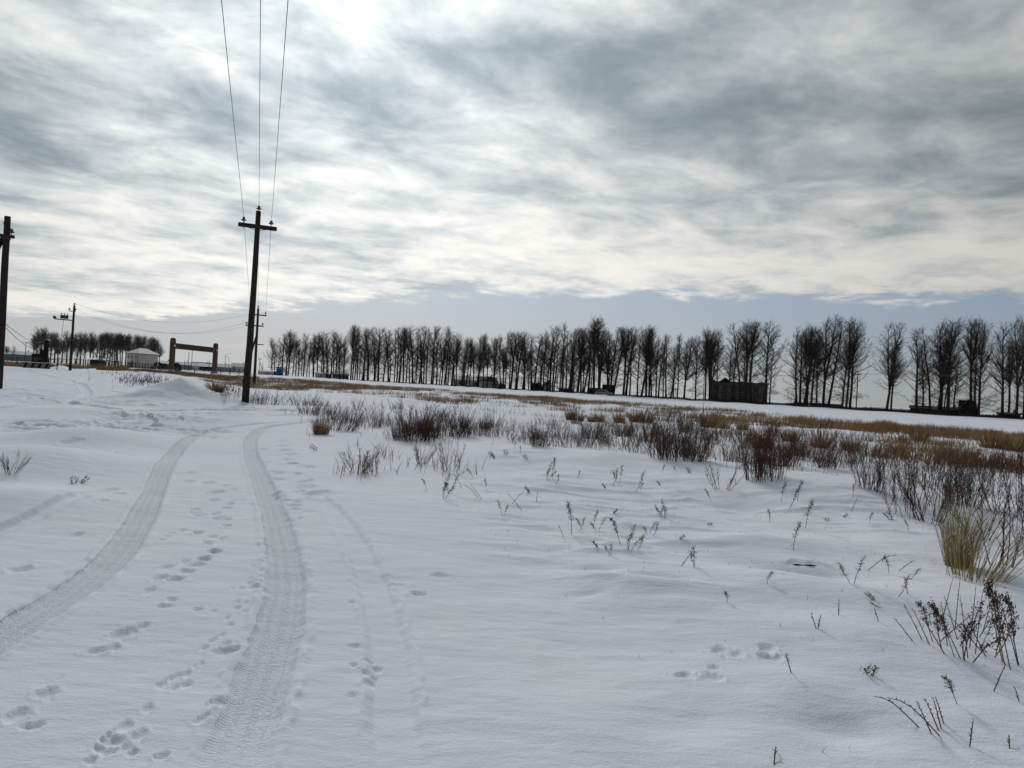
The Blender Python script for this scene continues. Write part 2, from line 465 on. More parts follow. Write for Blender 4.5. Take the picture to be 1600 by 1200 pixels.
def snow_material():
    m, t, b = mat('snow')
    geo = t.n('ShaderNodeNewGeometry')
    pos = geo.outputs['Position']
    tu = t.n('ShaderNodeAttribute', attribute_name='tread_u').outputs['Fac']
    tv = t.n('ShaderNodeAttribute', attribute_name='tread_v').outputs['Fac']
    ts = t.n('ShaderNodeAttribute', attribute_name='tread_s').outputs['Fac']
    big = t.noise(pos, 0.35, 4, 0.5)
    med = t.noise(t.vm('MULTIPLY', pos, (3.0, 7.0, 5.0)), 1.0, 4, 0.6)
    fine = t.noise(pos, 60.0, 3, 0.65)
    col = t.mix(t.smooth(big, 0.3, 0.7), (0.75, 0.78, 0.885), (0.81, 0.83, 0.91))
    col = t.mix(t.m('MULTIPLY', ts, 0.34), col, (0.66, 0.69, 0.75))
    t.put(b.inputs['Base Color'], col)
    b.inputs['Roughness'].default_value = 0.9
    b.inputs['Specular IOR Level'].default_value = 0.06
    # tread: cross lugs at the shoulders, broken ribs in the middle
    wig = t.noise(t.comb(t.m('MULTIPLY', tu, 14.0), t.m('MULTIPLY', tv, 2.0), 0.0), 1.0, 3, 0.7)
    av = t.m('ABSOLUTE', tv)
    lug = t.m('SINE', t.m('ADD', t.m('MULTIPLY', tu, 2 * math.pi / 0.026), t.m('MULTIPLY', wig, 5.0)))
    lug = t.smooth(lug, -0.3, 0.5)
    shoulder = t.smooth(av, 0.58, 0.70)
    rib = t.smooth(t.m('SINE', t.m('ADD', t.m('MULTIPLY', tv, 11.0), t.m('MULTIPLY', wig, 5.0))), -0.4, 0.4)
    brk = t.smooth(t.noise(t.comb(t.m('MULTIPLY', tu, 40.0), t.m('MULTIPLY', tv, 7.0), 2.0), 1.0, 3, 0.6), 0.42, 0.58)
    mid = t.m('MULTIPLY', t.m('ADD', t.m('MULTIPLY', rib, 0.35), 0.5), brk)
    lugn = t.m('MULTIPLY', lug, t.smooth(t.noise(t.comb(t.m('MULTIPLY', tu, 9.0), t.m('MULTIPLY', tv, 4.0), 6.0), 1.0, 3, 0.6), 0.36, 0.6))
    tread = t.m('ADD', t.m('MULTIPLY', shoulder, lugn), t.m('MULTIPLY', t.m('SUBTRACT', 1.0, shoulder), mid))
    tread = t.m('MULTIPLY', tread, ts)
    hgt = t.m('ADD', t.m('MULTIPLY', tread, -0.0055), t.m('ADD', t.m('MULTIPLY', med, 0.016), t.m('MULTIPLY', fine, 0.0040)))
    bp = t.n('ShaderNodeBump')
    bp.inputs['Strength'].default_value = 0.9
    bp.inputs['Distance'].default_value = 1.0
    t.put(bp.inputs['Height'], hgt)
    t.t.links.new(bp.outputs[0], b.inputs['Normal'])
    return m
MAT = {}
MAT['snow'] = snow_material()
MAT['snow_cap'] = simple('snow_cap', (0.78, 0.80, 0.85), (0.85, 0.86, 0.89), 1.5, 0.75)
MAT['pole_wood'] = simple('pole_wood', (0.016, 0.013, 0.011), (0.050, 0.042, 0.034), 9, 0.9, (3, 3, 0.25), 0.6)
MAT['old_wood'] = simple('old_wood', (0.07, 0.055, 0.04), (0.14, 0.11, 0.08), 8, 0.9, (3, 3, 0.4), 0.4)
MAT['dark_metal'] = simple('dark_metal', (0.04, 0.04, 0.04), (0.09, 0.085, 0.08), 12, 0.6, metallic=0.3)
MAT['grey_metal'] = simple('grey_metal', (0.25, 0.26, 0.27), (0.36, 0.36, 0.36), 8, 0.55, metallic=0.4)
MAT['porcelain'] = simple('porcelain', (0.05, 0.035, 0.03), (0.09, 0.06, 0.05), 10, 0.3, spec=0.5)
MAT['wire'] = simple('wire', (0.045, 0.045, 0.05), (0.08, 0.08, 0.08), 10, 0.6)
MAT['bark'] = simple('bark', (0.026, 0.021, 0.019), (0.060, 0.050, 0.044), 1.5, 0.95, (2, 2, 0.6))
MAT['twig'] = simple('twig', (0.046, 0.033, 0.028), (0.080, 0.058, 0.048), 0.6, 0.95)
MAT['twig_hazed'] = simple('twig_hazed', (0.085, 0.075, 0.072), (0.13, 0.115, 0.105), 0.6, 0.95)  # paler copy of twig: distance haze put into the colour
MAT['shrub'] = simple('shrub', (0.052, 0.024, 0.018), (0.122, 0.057, 0.040), 2.5, 0.9)
MAT['shrub_grey'] = simple('shrub_grey', (0.048, 0.028, 0.021), (0.12, 0.070, 0.050), 2.5, 0.9)
MAT['weed'] = simple('weed', (0.085, 0.055, 0.036), (0.18, 0.12, 0.075), 3, 0.9)
MAT['seed'] = simple('seed', (0.040, 0.024, 0.018), (0.10, 0.06, 0.042), 9, 0.95)
MAT['straw'] = simple('straw', (0.20, 0.15, 0.062), (0.40, 0.315, 0.155), 5, 0.85)
MAT['straw_brown'] = simple('straw_brown', (0.22, 0.125, 0.055), (0.34, 0.21, 0.095), 4, 0.9)
MAT['gate'] = simple('gate', (0.075, 0.046, 0.031), (0.105, 0.066, 0.045), 1.2, 0.85)
MAT['gate_dark'] = simple('gate_dark', (0.05, 0.03, 0.022), (0.07, 0.042, 0.03), 1.0, 0.85)
MAT['white_paint'] = simple('white_paint', (0.72, 0.72, 0.70), (0.80, 0.80, 0.78), 3, 0.7)
MAT['cream'] = simple('cream', (0.46, 0.41, 0.34), (0.54, 0.49, 0.41), 0.6, 0.9)
MAT['plaster'] = simple('plaster', (0.40, 0.40, 0.39), (0.52, 0.52, 0.50), 0.7, 0.9)
MAT['dark_brick'] = simple('dark_brick', (0.13, 0.118, 0.11), (0.25, 0.23, 0.21), 1.4, 0.95)
MAT['dark_wall'] = simple('dark_wall', (0.018, 0.016, 0.015), (0.04, 0.035, 0.032), 0.9, 0.95)
MAT['dark_roof'] = simple('dark_roof', (0.02, 0.019, 0.02), (0.045, 0.042, 0.042), 1.0, 0.9)
MAT['glass'] = simple('glass', (0.015, 0.018, 0.02), (0.03, 0.034, 0.038), 1.0, 0.12, spec=0.6)
MAT['blue'] = simple('blue', (0.008, 0.085, 0.24), (0.012, 0.115, 0.29), 1.0, 0.6)
MAT['red_wall'] = simple('red_wall', (0.13, 0.045, 0.04), (0.20, 0.08, 0.07), 1.2, 0.9)
MAT['teal'] = simple('teal', (0.10, 0.17, 0.20), (0.15, 0.23, 0.26), 1.2, 0.8)
MAT['concrete'] = simple('concrete', (0.30, 0.30, 0.29), (0.42, 0.42, 0.40), 2.0, 0.9, bump=0.2)
MAT['black_paint'] = simple('black_paint', (0.012, 0.012, 0.012), (0.028, 0.026, 0.025), 3.0, 0.9, spec=0.1)
MAT['dirty_paint'] = simple('dirty_paint', (0.13, 0.125, 0.12), (0.24, 0.235, 0.23), 2.5, 0.9)
MAT['car_paint'] = simple('car_paint', (0.16, 0.18, 0.20), (0.20, 0.22, 0.24), 0.8, 0.35, metallic=0.3, spec=0.5)
MAT['tyre'] = simple('tyre', (0.02, 0.02, 0.02), (0.04, 0.04, 0.04), 5, 0.9)
MAT['lamp_red'] = simple('lamp_red', (0.20, 0.02, 0.02), (0.25, 0.03, 0.03), 5, 0.4)
MAT['evergreen'] = simple('evergreen', (0.018, 0.026, 0.018), (0.04, 0.05, 0.034), 2, 0.95)

# ------------------------------------------------------------------ mesh helpers
class MB:
    def __init__(self):
        self.v = []; self.f = []
    def quad_prism(self, ring_a, ring_b):
        pass
    def box(self, c, s, rz=0.0, rx=0.0, ry=0.0):
        c = Vector(c); q = Matrix.Rotation(rz, 3, 'Z') @ Matrix.Rotation(ry, 3, 'Y') @ Matrix.Rotation(rx, 3, 'X')
        n = len(self.v)
        for dz_ in (-.5, .5):
            for dx_, dy_ in ((-.5, -.5), (.5, -.5), (.5, .5), (-.5, .5)):
                self.v.append(tuple(c + q @ Vector((dx_ * s[0], dy_ * s[1], dz_ * s[2]))))
        for f in ((0, 3, 2, 1), (4, 5, 6, 7), (0, 1, 5, 4), (1, 2, 6, 5), (2, 3, 7, 6), (3, 0, 4, 7)):
            self.f.append(tuple(n + i for i in f))
        return self
    def tube(self, pts, rad, sides=6, cap=True):
        pts = [Vector(p) for p in pts]
        n = len(pts)
        if not hasattr(rad, '__len__'):
            rad = [rad] * n
        base = len(self.v)
        prev = None
        for i, p in enumerate(pts):
            d = (pts[min(i + 1, n - 1)] - pts[max(i - 1, 0)])
            if d.length < 1e-9: d = Vector((0, 0, 1))
            d.normalize()
            if prev is None:
                a = d.orthogonal().normalized()
            else:
                a = prev - d * prev.dot(d)
                a = a.normalized() if a.length > 1e-6 else d.orthogonal().normalized()
            prev = a
            b = d.cross(a)
            for k in range(sides):
                t = 2 * math.pi * k / sides
                self.v.append(tuple(p + (a * math.cos(t) + b * math.sin(t)) * rad[i]))
        for i in range(n - 1):
            for k in range(sides):
                k2 = (k + 1) % sides
                self.f.append((base + i * sides + k, base + i * sides + k2, base + (i + 1) * sides + k2, base + (i + 1) * sides + k))
        if cap:
            self.f.append(tuple(base + (sides - 1 - k) for k in range(sides)))
            self.f.append(tuple(base + (n - 1) * sides + k for k in range(sides)))
        return self
    def spike(self, p, q, r):
        """three-sided tapering twig"""
        p = Vector(p); q = Vector(q)
        d = q - p
        a = d.orthogonal().normalized() * r
        b = d.normalized().cross(a)
        n = len(self.v)
        self.v += [tuple(p + a), tuple(p - a * 0.5 + b * 0.87), tuple(p - a * 0.5 - b * 0.87), tuple(q)]
        self.f += [(n, n + 1, n + 3), (n + 1, n + 2, n + 3), (n + 2, n, n + 3)]
        return self
    def lathe(self, c, prof, sides=10):
        base = len(self.v); c = Vector(c)
        for (r, z) in prof:
            for k in range(sides):
                t = 2 * math.pi * k / sides
                self.v.append((c.x + r * math.cos(t), c.y + r * math.sin(t), c.z + z))
        for i in range(len(prof) - 1):
            for k in range(sides):
                k2 = (k + 1) % sides
                self.f.append((base + i * sides + k, base + i * sides + k2, base + (i + 1) * sides + k2, base + (i + 1) * sides + k))
        self.f.append(tuple(base + (sides - 1 - k) for k in range(sides)))
        self.f.append(tuple(base + (len(prof) - 1) * sides + k for k in range(sides)))
        return self
    def poly(self, verts, faces):
        n = len(self.v)
        self.v += [tuple(v) for v in verts]
        self.f += [tuple(n + i for i in f) for f in faces]
        return self
    def mesh(self, name, m, smooth=False):
        me = bpy.data.meshes.new(name)
        me.from_pydata(self.v, [], self.f)
        me.materials.append(m)
        if smooth:
            me.polygons.foreach_set('use_smooth', [True] * len(me.polygons))
        me.update()
        return me
def link(name, me, parent=None, loc=(0, 0, 0)):
    o = bpy.data.objects.new(name, me)
    COL.objects.link(o)
    o.location = loc
    if parent:
        o.parent = parent
    return o
def part(name, mb, m, parent, smooth=False, loc=(0, 0, 0)):
    return link(name, mb.mesh(name, MAT[m] if isinstance(m, str) else m, smooth), parent, loc)
def tag(o, label, cat=None, group=None, kind=None):
    if label: o['label'] = label
    if cat: o['category'] = cat
    if group: o['group'] = group
    if kind: o['kind'] = kind
    return o
def thing(name, label, cat, loc=(0, 0, 0), rz=0.0, group=None, scale=1.0):
    o = bpy.data.objects.new(name, None)
    o.empty_display_size = 0.2
    COL.objects.link(o)
    o.location = loc
    o.rotation_euler = (0, 0, rz)
    o.scale = (scale,) * 3 if not hasattr(scale, '__len__') else scale
    return tag(o, label, cat, group)
ONES = ['', 'first', 'second', 'third', 'fourth', 'fifth', 'sixth', 'seventh', 'eighth', 'ninth', 'tenth', 'eleventh', 'twelfth', 'thirteenth', 'fourteenth',
        'fifteenth', 'sixteenth', 'seventeenth', 'eighteenth', 'nineteenth']
TENS = {2: ('twentieth', 'twenty'), 3: ('thirtieth', 'thirty'), 4: ('fortieth', 'forty'), 5: ('fiftieth', 'fifty'), 6: ('sixtieth', 'sixty')}
def nth(n):
    if n < 20: return ONES[n]
    return TENS[n // 10][0] if n % 10 == 0 else TENS[n // 10][1] + '-' + ONES[n % 10]

# ------------------------------------------------------------------ snow ground
def build_ground():
    a_in = np.arange(-39, 39.001, 0.09)
    a_l = np.linspace(-180, -39, 46)[:-1]
    a_r = np.linspace(39, 180, 46)[1:-1]
    az = np.radians(np.concatenate([a_l, a_in, a_r]))
    r = np.concatenate([np.geomspace(0.35, 1.7, 16)[:-1], np.geomspace(1.7, 60, 660)[:-1], np.geomspace(60, 700, 130)[:-1], np.geomspace(700, 6000, 24)])
    A, RR = np.meshgrid(az, r)
    X = (np.sin(A) * RR).ravel(); Y = (np.cos(A) * RR).ravel()
    h, tu, tv, ts = terrain(X, Y, True)
    X = np.append(X, 0.0); Y = np.append(Y, 0.0); h = np.append(h, ground_z(0.0, 0.0))
    tu = np.append(tu, 0); tv = np.append(tv, 9); ts = np.append(ts, 0)
    na, nr = len(az), len(r)
    i = np.arange(nr - 1)[:, None]; j = np.arange(na)[None]
    j2 = (j + 1) % na
    q = np.stack([i * na + j + 0 * i, (i + 1) * na + j, (i + 1) * na + j2, i * na + j2], -1).reshape(-1, 4)[:, ::-1]
    c = na * nr
    jj = np.arange(na)
    tri = np.stack([np.full(na, c), jj, (jj + 1) % na], -1)[:, ::-1]
    me = bpy.data.meshes.new('ground')
    co = np.stack([X, Y, h], -1).astype(np.float32)
    me.vertices.add(len(co)); me.vertices.foreach_set('co', co.ravel())
    nl = q.size + tri.size
    me.loops.add(nl)
    me.loops.foreach_set('vertex_index', np.concatenate([q.ravel(), tri.ravel()]).astype(np.int32))
    me.polygons.add(len(q) + len(tri))
    ls = np.concatenate([np.arange(len(q)) * 4, q.size + np.arange(len(tri)) * 3]).astype(np.int32)
    me.polygons.foreach_set('loop_start', ls)
    me.polygons.foreach_set('use_smooth', np.ones(len(ls), bool))
    me.update(calc_edges=True)
    for nm, arr in (('tread_u', tu), ('tread_v', tv), ('tread_s', ts)):
        at_ = me.attributes.new(nm, 'FLOAT', 'POINT')
        at_.data.foreach_set('value', arr.astype(np.float32))
    me.materials.append(MAT['snow'])
    me.validate()
    o = link('ground', me)
    tag(o, 'snow covered ground with curving wheel tracks and footprints', kind='structure')
build_ground()

# ------------------------------------------------------------------ poplars
def rot_about(v, axis, ang):
    return Quaternion(axis, ang) @ v
def grow_tree(seed, form):
    """a bare poplar of unit-ish size: 20 m tall, returns (trunk builder, crown builder)"""
    rnd = random.Random(seed)
    tk, cr = MB(), MB()
    Ht = 20.0
    leaders = []
    lean = rnd.uniform(-0.02, 0.02) + form.get('lean', 0)
    ph = rnd.uniform(0, 6.28)
    r0 = form.get('r', 0.24) * 1.3
    fork = form.get('fork', None)
    def leader(p0, d0, length, r, n=9):
        pts, rad = [Vector(p0)], [r]
        d = Vector(d0).normalized()
        for i in range(n):
            up = 0.10 if i > 1 else 0.03
            d = (d + Vector((rnd.gauss(0, .035), rnd.gauss(0, .035), up * 0.5))).normalized()
            pts.append(pts[-1] + d * (length / n))
            rad.append(r * (1 - (i + 1) / n) ** 0.75 + 0.02)
        return pts, rad
    if not fork:
        L = leader((0, 0, -0.3), (lean, rnd.uniform(-.02, .02), 1), Ht * 0.97 + 0.3, r0)
        leaders.append(L)
    else:
        hf, k, spread = fork
        b = leader((0, 0, -0.3), (lean, 0, 1), Ht * hf + 0.3, r0, 4)
        b = (b[0], [r0, r0 * .95, r0 * .9, r0 * .86, r0 * .84])
        tk.tube(b[0], b[1], 7)
        for i in range(k):
            a = ph + 2 * math.pi * i / k + rnd.uniform(-.4, .4)
            sp = spread * rnd.uniform(.5, 1.2)
            hh = Ht * (1 - hf) * (rnd.uniform(.82, 1.0) if i else 1.0)
            leaders.append(leader(b[0][-1] - Vector((0, 0, .1)), (math.cos(a) * sp, math.sin(a) * sp, 1), hh, r0 * (0.72 if i == 0 else 0.6)))
    for pts, rad in leaders:
        if not fork:
            rad = [rad[0] * 1.25] + rad[1:]
        tk.tube(pts, rad, 7)
    zl = form.get('low', 0.06)
    nb = int(form.get('n', 46) * 1.35)
    for pts, rad in leaders:
        n = int(nb / len(leaders) * (1.0 if len(leaders) == 1 else 1.25))
        zb, zt = pts[0].z, pts[-1].z
        for i in range(n):
            f = (i + rnd.random()) / n
            z = zb + (zt - zb) * (0.02 + 0.96 * f)
            hrel = z / Ht
            if hrel < zl: continue
            # point on the leader
            k = 0
            while k < len(pts) - 2 and pts[k + 1].z < z: k += 1
            u = (z - pts[k].z) / max(1e-3, pts[k + 1].z - pts[k].z)
            p = pts[k].lerp(pts[k + 1], max(0, min(1, u)))
            rr = rad[k] + (rad[min(k + 1, len(rad) - 1)] - rad[k]) * u
            az = rnd.uniform(0, 6.28)
            if hrel < 0.24:      # thin, drooping brushwood low on the trunk
                ln = rnd.uniform(1.4, 4.2) * (0.7 + hrel * 1.6) * form.get('lowlen', 1.0)
                tilt = rnd.uniform(-0.15, 0.35)
                br = 0.035
            else:
                ln = rnd.uniform(0.4, 1.0) * (7.4 * form.get('wide', 1.0)) * min(1.0, 0.62 + (hrel - .24) * 3.0) * (1.0 - 0.80 * max(0, (hrel - 0.5) / 0.5) ** 0.9)
                tilt = rnd.uniform(0.15, 0.85) + 0.34 * min(1.0, max(0, (hrel - .24) / .5))
                br = min(rr * 0.6, 0.09)
            d = Vector((math.cos(az) * math.cos(tilt), math.sin(az) * math.cos(tilt), math.sin(tilt)))
            bp, brd = [p], [br]
            ns = 4
            for sgi in range(ns):
                d = (d + Vector((rnd.gauss(0, .14), rnd.gauss(0, .14), 0.12 if hrel > .24 else rnd.gauss(0.02, .08)))).normalized()
                bp.append(bp[-1] + d * ln / ns)
                brd.append(br * (1 - (sgi + 1) / ns) + 0.010)
            cr.tube(bp, brd, 3, cap=False)
            m = int(3 + ln * 2.2)
            for jj in range(m):
                t = 0.15 + 0.85 * (jj + rnd.random()) / m
                q = t * ns; a = min(int(q), ns - 1)
                o = bp[a].lerp(bp[a + 1], q - a)
                ax = (bp[a + 1] - bp[a]).normalized()
                sd = rot_about(ax, ax.orthogonal(), rnd.uniform(.4, 1.15))
                sd = rot_about(sd, ax, rnd.uniform(0, 6.28))
                sd = (sd + Vector((0, 0, 0.14 if hrel > .24 else 0.02))).normalized()
                sl = rnd.uniform(.5, 1.9) * (0.75 if hrel < .24 else 1.0) * (1.15 - .5 * t)
                e = o + sd * sl
                cr.spike(o, e, 0.021)
                for w in range(form.get('tw', 5)):
                    tt = rnd.uniform(.1, .95)
                    oo = o.lerp(e, tt)
                    td = rot_about(sd, sd.orthogonal(), rnd.uniform(.3, .8))
                    td = rot_about(td, sd, rnd.uniform(0, 6.28))
                    td = (td + Vector((0, 0, 0.12 if hrel > .24 else -0.02))).normalized()
                    cr.spike(oo, oo + td * rnd.uniform(.35, 1.15), 0.0115)
    return tk, cr
FORMS = [dict(r=.22, n=46), dict(r=.26, n=56, wide=1.15), dict(r=.19, n=38, wide=.8), dict(r=.24, n=60, fork=(.42, 3, .16)), dict(r=.26, n=64, fork=(.16, 2, .12)),
         dict(r=.22, n=44, lean=.07), dict(r=.28, n=70, fork=(.5, 4, .22), wide=1.05), dict(r=.17, n=32, wide=.7, low=.2), dict(r=.25, n=60, fork=(.3, 2, .2), wide=1.1),
         dict(r=.24, n=62, wide=1.25, lowlen=1.5), dict(r=.2, n=40, lean=-.06, wide=.9),
         dict(r=.21, n=42, wide=.9), dict(r=.25, n=50, wide=1.05, low=.16), dict(r=.18, n=36, wide=.75, lean=.03), dict(r=.25, n=58, fork=(.55, 2, .18)), dict(r=.23, n=60, fork=(.22, 3, .10), wide=.9)]
ALT = {0: (0, 11, 12), 1: (1, 12), 2: (2, 13), 3: (3, 14), 4: (4, 15), 6: (6, 14)}
TREES = []
for i, fm in enumerate(FORMS):
    tk, cr = grow_tree(100 + i, fm)
    TREES.append((tk.mesh('trunk', MAT['bark'], True), cr.mesh('crown', MAT['twig'])))
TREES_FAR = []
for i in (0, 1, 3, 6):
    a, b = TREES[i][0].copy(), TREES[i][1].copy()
    a.materials[0] = MAT['twig_hazed']; b.materials[0] = MAT['twig_hazed']
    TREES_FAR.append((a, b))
def place_tree(variant, loc, h, rz, label, group, pool=TREES, name='poplar_tree', tilt=(0, 0), wid=1.0):
    t = thing(name, label, 'tree', loc, rz, group, (h / 20 * wid, h / 20 * wid, h / 20))
    t.rotation_euler = (tilt[0], tilt[1], rz)
    a, b = pool[variant]
    link('trunk', a, t); link('crown', b, t)['kind'] = 'stuff'
    return t
# pixel column of each trunk foot, pixel row of its top, form
ROW = """425,531,0 429,527,2 440,522,1 446,519,0 450,518,3 457,522,2 466,530,0 471,528,7 474,522,1 479,527,2 483,531,7 490,524,0 496,523,3 505,518,1 511,520,2 517,518,0
520,519,7 524,522,1 531,527,2 537,524,0 548,511,3 551,509,0 554,512,2 558,515,7 566,513,1 569,515,2 575,514,0 585,514,4 591,513,1 598,515,5 607,519,0 616,513,2 620,512,7
624,513,0 630,515,3 640,514,2 645,510,1 650,512,7 655,510,0 659,510,2 666,514,7 674,511,1 682,513,0 690,513,4 694,514,2 697,517,7 706,520,0 710,523,2 721,529,0 725,527,1 728,529,2
740,528,0 744,524,5 747,526,8 755,522,7 771,530,9 782,526,0 787,528,2 790,526,7 798,522,3 807,520,0 817,519,1 820,520,2 826,524,7 830,524,2 834,522,1 844,523,0 849,517,7
859,511,1 863,510,0 875,507,2 878,505,7 884,517,7 889,515,2 893,516,7 897,520,2 903,516,3 908,519,10 912,517,5 919,511,0 928,502,6 936,504,1 949,520,8 954,513,0 958,512,5
974,516,6 978,512,0 984,513,7 996,522,7 1002,512,5 1010,512,3 1014,517,4 1018,520,2 1025,526,7 1029,524,2 1036,523,7 1041,523,2 1048,524,5 1058,522,7 1069,532,8 1087,527,9
1109,518,6 1112,519,4 1121,520,2 1144,513,0 1156,506,2 1166,508,3 1173,504,1 1194,507,9 1245,513,10 1257,514,6 1261,515,4 1267,514,0 1286,500,8 1294,499,5 1322,502,3 1328,504,9
1386,509,4 1432,513,0 1453,512,2 1466,508,4 1470,511,8 1481,500,1 1517,505,3 1529,509,9 1567,508,0 1588,501,8 1601,499,1"""
LANDMARKS = [(437, 'the bright blue cabin'), (589, None), (724, 'the pale low house'), (762, 'the black gabled house'), (853, 'the pale hut'), (943, 'the car on the road'),
             (1153, 'the dark two-storey house'), (1280, 'the low red wall'), (1511, 'the dark gabled shed'), (1606, 'the right picture edge')]
rows = sorted([tuple(float(q) for q in t.split(',')) for t in ROW.split()])
random.seed(5)
def row_dist(px, off=0.0):
    t = (px - 800) / FPX
    return (235.0 + off * 1.306) / (1 + 0.84 * t) * math.hypot(1, t)
def rel_label(i, xs, x, lead, where):
    """name a member of a row by counting from the nearest landmark"""
    best = None
    for lx, nm in LANDMARKS:
        if nm is None: continue
        if lx <= x:
            k = sum(1 for q in xs if lx <= q < x) + 1; side = 'right'
        else:
            k = sum(1 for q in xs if x < q < lx) + 1; side = 'left'
        if best is None or k < best[0]:
            best = (k, side, nm)
    k, side, nm = best
    if nm == 'the right picture edge':
        return f'{lead}, {nth(k)} in from the right picture edge'
    return f'{lead}, {nth(k)} {side} of {nm}'
LOOK = {0: 'straight bare poplar', 1: 'broad bare poplar', 2: 'slim bare poplar', 3: 'bare poplar forking halfway up', 4: 'bare poplar with twin stems', 5: 'leaning bare poplar',
        6: 'bushy many-stemmed bare poplar', 7: 'thin bare poplar', 8: 'bare poplar with two spreading stems', 9: 'wide bare poplar with low brushwood', 10: 'bare poplar leaning left'}
xs = [r[0] for r in rows]
for i, (bx, ty, v) in enumerate(rows):
    v = int(v)
    d = row_dist(bx, random.uniform(-1.5, 2.5))
    p = at(bx, d)
    top = at_pt(bx, ty, d)
    h = max(8.0, (top[2] - p[2]) * 1.0)
    lab = rel_label(i, xs, bx, LOOK[v], 'in the tree row')
    rz = random.uniform(0, 6.28)
    if v in (5, 10, 4, 8): rz = random.choice((0.2, -0.2, 3.0))
    if v == 5: rz = 0.0
    if v == 10: rz = 0.0
    place_tree(random.choice(ALT.get(v, (v,))), p, h, rz, lab, 'bare poplars in the roadside row', wid=random.uniform(.85, 1.2))
# a second rank stands behind the dense left half
k2 = 0
back = []
x = 434.0
while x < 960:
    back.append(x); x += random.uniform(9, 15)
back += [1052, 1102, 1138, 1163, 1203, 1250, 1276, 1316, 1392, 1442, 1475, 1490, 1523, 1576]
for i, bx in enumerate(back):
    d = row_dist(bx, random.uniform(7, 13))
    p = at(bx, d)
    h = random.uniform(13.0, 18.0)
    lab = rel_label(i, back, bx, 'bare poplar in the rear rank', '')
    place_tree(random.choice((0, 1, 2, 3, 7, 11, 12, 13)), p, h, random.uniform(0, 6.28), lab, 'poplars of the rear rank')
# young trees and brush at the feet of the row
# far grove at the left, about 300 m away
GROVE = [(10, 549), (20, 551), (52, 527), (58, 524), (63, 523), (70, 524), (78, 531), (84, 529), (90, 530), (97, 532), (104, 528), (111, 531), (119, 529), (126, 528), (133, 530), (140, 530),
         (147, 529), (153, 526), (159, 522), (165, 521), (171, 520), (178, 521), (184, 523), (190, 522), (196, 525), (203, 527), (209, 530), (215, 526), (221, 528), (228, 530), (235, 527), (243, 530), (249, 541)]
gx = [g[0] for g in GROVE]
for i, (bx, ty) in enumerate(GROVE):
    d = 310 + random.uniform(-12, 12)
    p = at(bx, d)
    h = max(5, at_pt(bx, ty, d)[2] - p[2])
    lab = f'haze-pale bare tree in the far left grove, {nth(i + 1)} from the left'
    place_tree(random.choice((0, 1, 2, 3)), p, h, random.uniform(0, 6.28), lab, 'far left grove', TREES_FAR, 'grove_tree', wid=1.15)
for i in range(24):
    bx = 55 + i * 7.9 + random.uniform(-2, 2); d = 335 + random.uniform(-8, 8)
    p = at(bx, d)
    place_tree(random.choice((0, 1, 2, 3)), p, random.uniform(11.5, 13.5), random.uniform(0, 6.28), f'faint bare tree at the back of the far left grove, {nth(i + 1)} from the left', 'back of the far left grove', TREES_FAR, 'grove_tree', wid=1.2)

# ------------------------------------------------------------------ buildings
def prism(mb, x0, x1, y0, y1, z0, z1, zr, over=0.0, axis='x'):
    """gable roof solid"""
    x0 -= over; x1 += over; y0 -= over; y1 += over
    if axis == 'x':
        ym = (y0 + y1) / 2
        v = [(x0, y0, z1), (x1, y0, z1), (x1, y1, z1), (x0, y1, z1), (x0, ym, zr), (x1, ym, zr)]
        f = [(0, 1, 5, 4), (2, 3, 4, 5), (0, 4, 3), (1, 2, 5), (0, 3, 2, 1)]
    else:
        xm = (x0 + x1) / 2
        v = [(x0, y0, z1), (x1, y0, z1), (x1, y1, z1), (x0, y1, z1), (xm, y0, zr), (xm, y1, zr)]
        f = [(0, 4, 5, 3), (1, 2, 5, 4), (0, 1, 4), (2, 3, 5), (0, 3, 2, 1)]
    return mb.poly(v, f)
def window(parent, x, y, z, w, h, face='y', sign=-1, frame='white_paint'):
    """recessed pane with a frame of four bars and a sill; face normal is -y (sign -1), or along x"""
    if face == 'y':
        wd = part('window', MB().box((x, y + sign * 0.02, z), (w, 0.04, h)), 'glass', parent)
        fr = MB()
        fr.box((x, y + sign * 0.05, z + h / 2 + .04), (w + .16, 0.1, 0.08)).box((x - w / 2 - .04, y + sign * 0.05, z), (0.08, 0.1, h)).box((x + w / 2 + .04, y + sign * 0.05, z), (0.08, 0.1, h))
        fr.box((x, y + sign * .045, z), (0.06, 0.06, h - .01))
        part('frame', fr, frame, wd)
        part('sill', MB().box((x, y + sign * 0.09, z - h / 2 - .05), (w + .2, 0.18, 0.07)), frame, wd)
    else:
        wd = part('window', MB().box((x + sign * 0.02, y, z), (0.04, w, h)), 'glass', parent)
        fr = MB()
        fr.box((x + sign * .05, y, z + h / 2 + .04), (0.1, w + .16, 0.08)).box((x + sign * .05, y - w / 2 - .04, z), (0.1, 0.08, h)).box((x + sign * .05, y + w / 2 + .04, z), (0.1, 0.08, h))
        fr.box((x + sign * .045, y, z), (0.06, 0.06, h - .01))
        part('frame', fr, frame, wd)
        part('sill', MB().box((x + sign * .09, y, z - h / 2 - .05), (0.18, w + .2, 0.07)), frame, wd)
    return wd
def face_cam(p, extra=0.0):
    return -math.atan2(p[0], p[1]) + extra

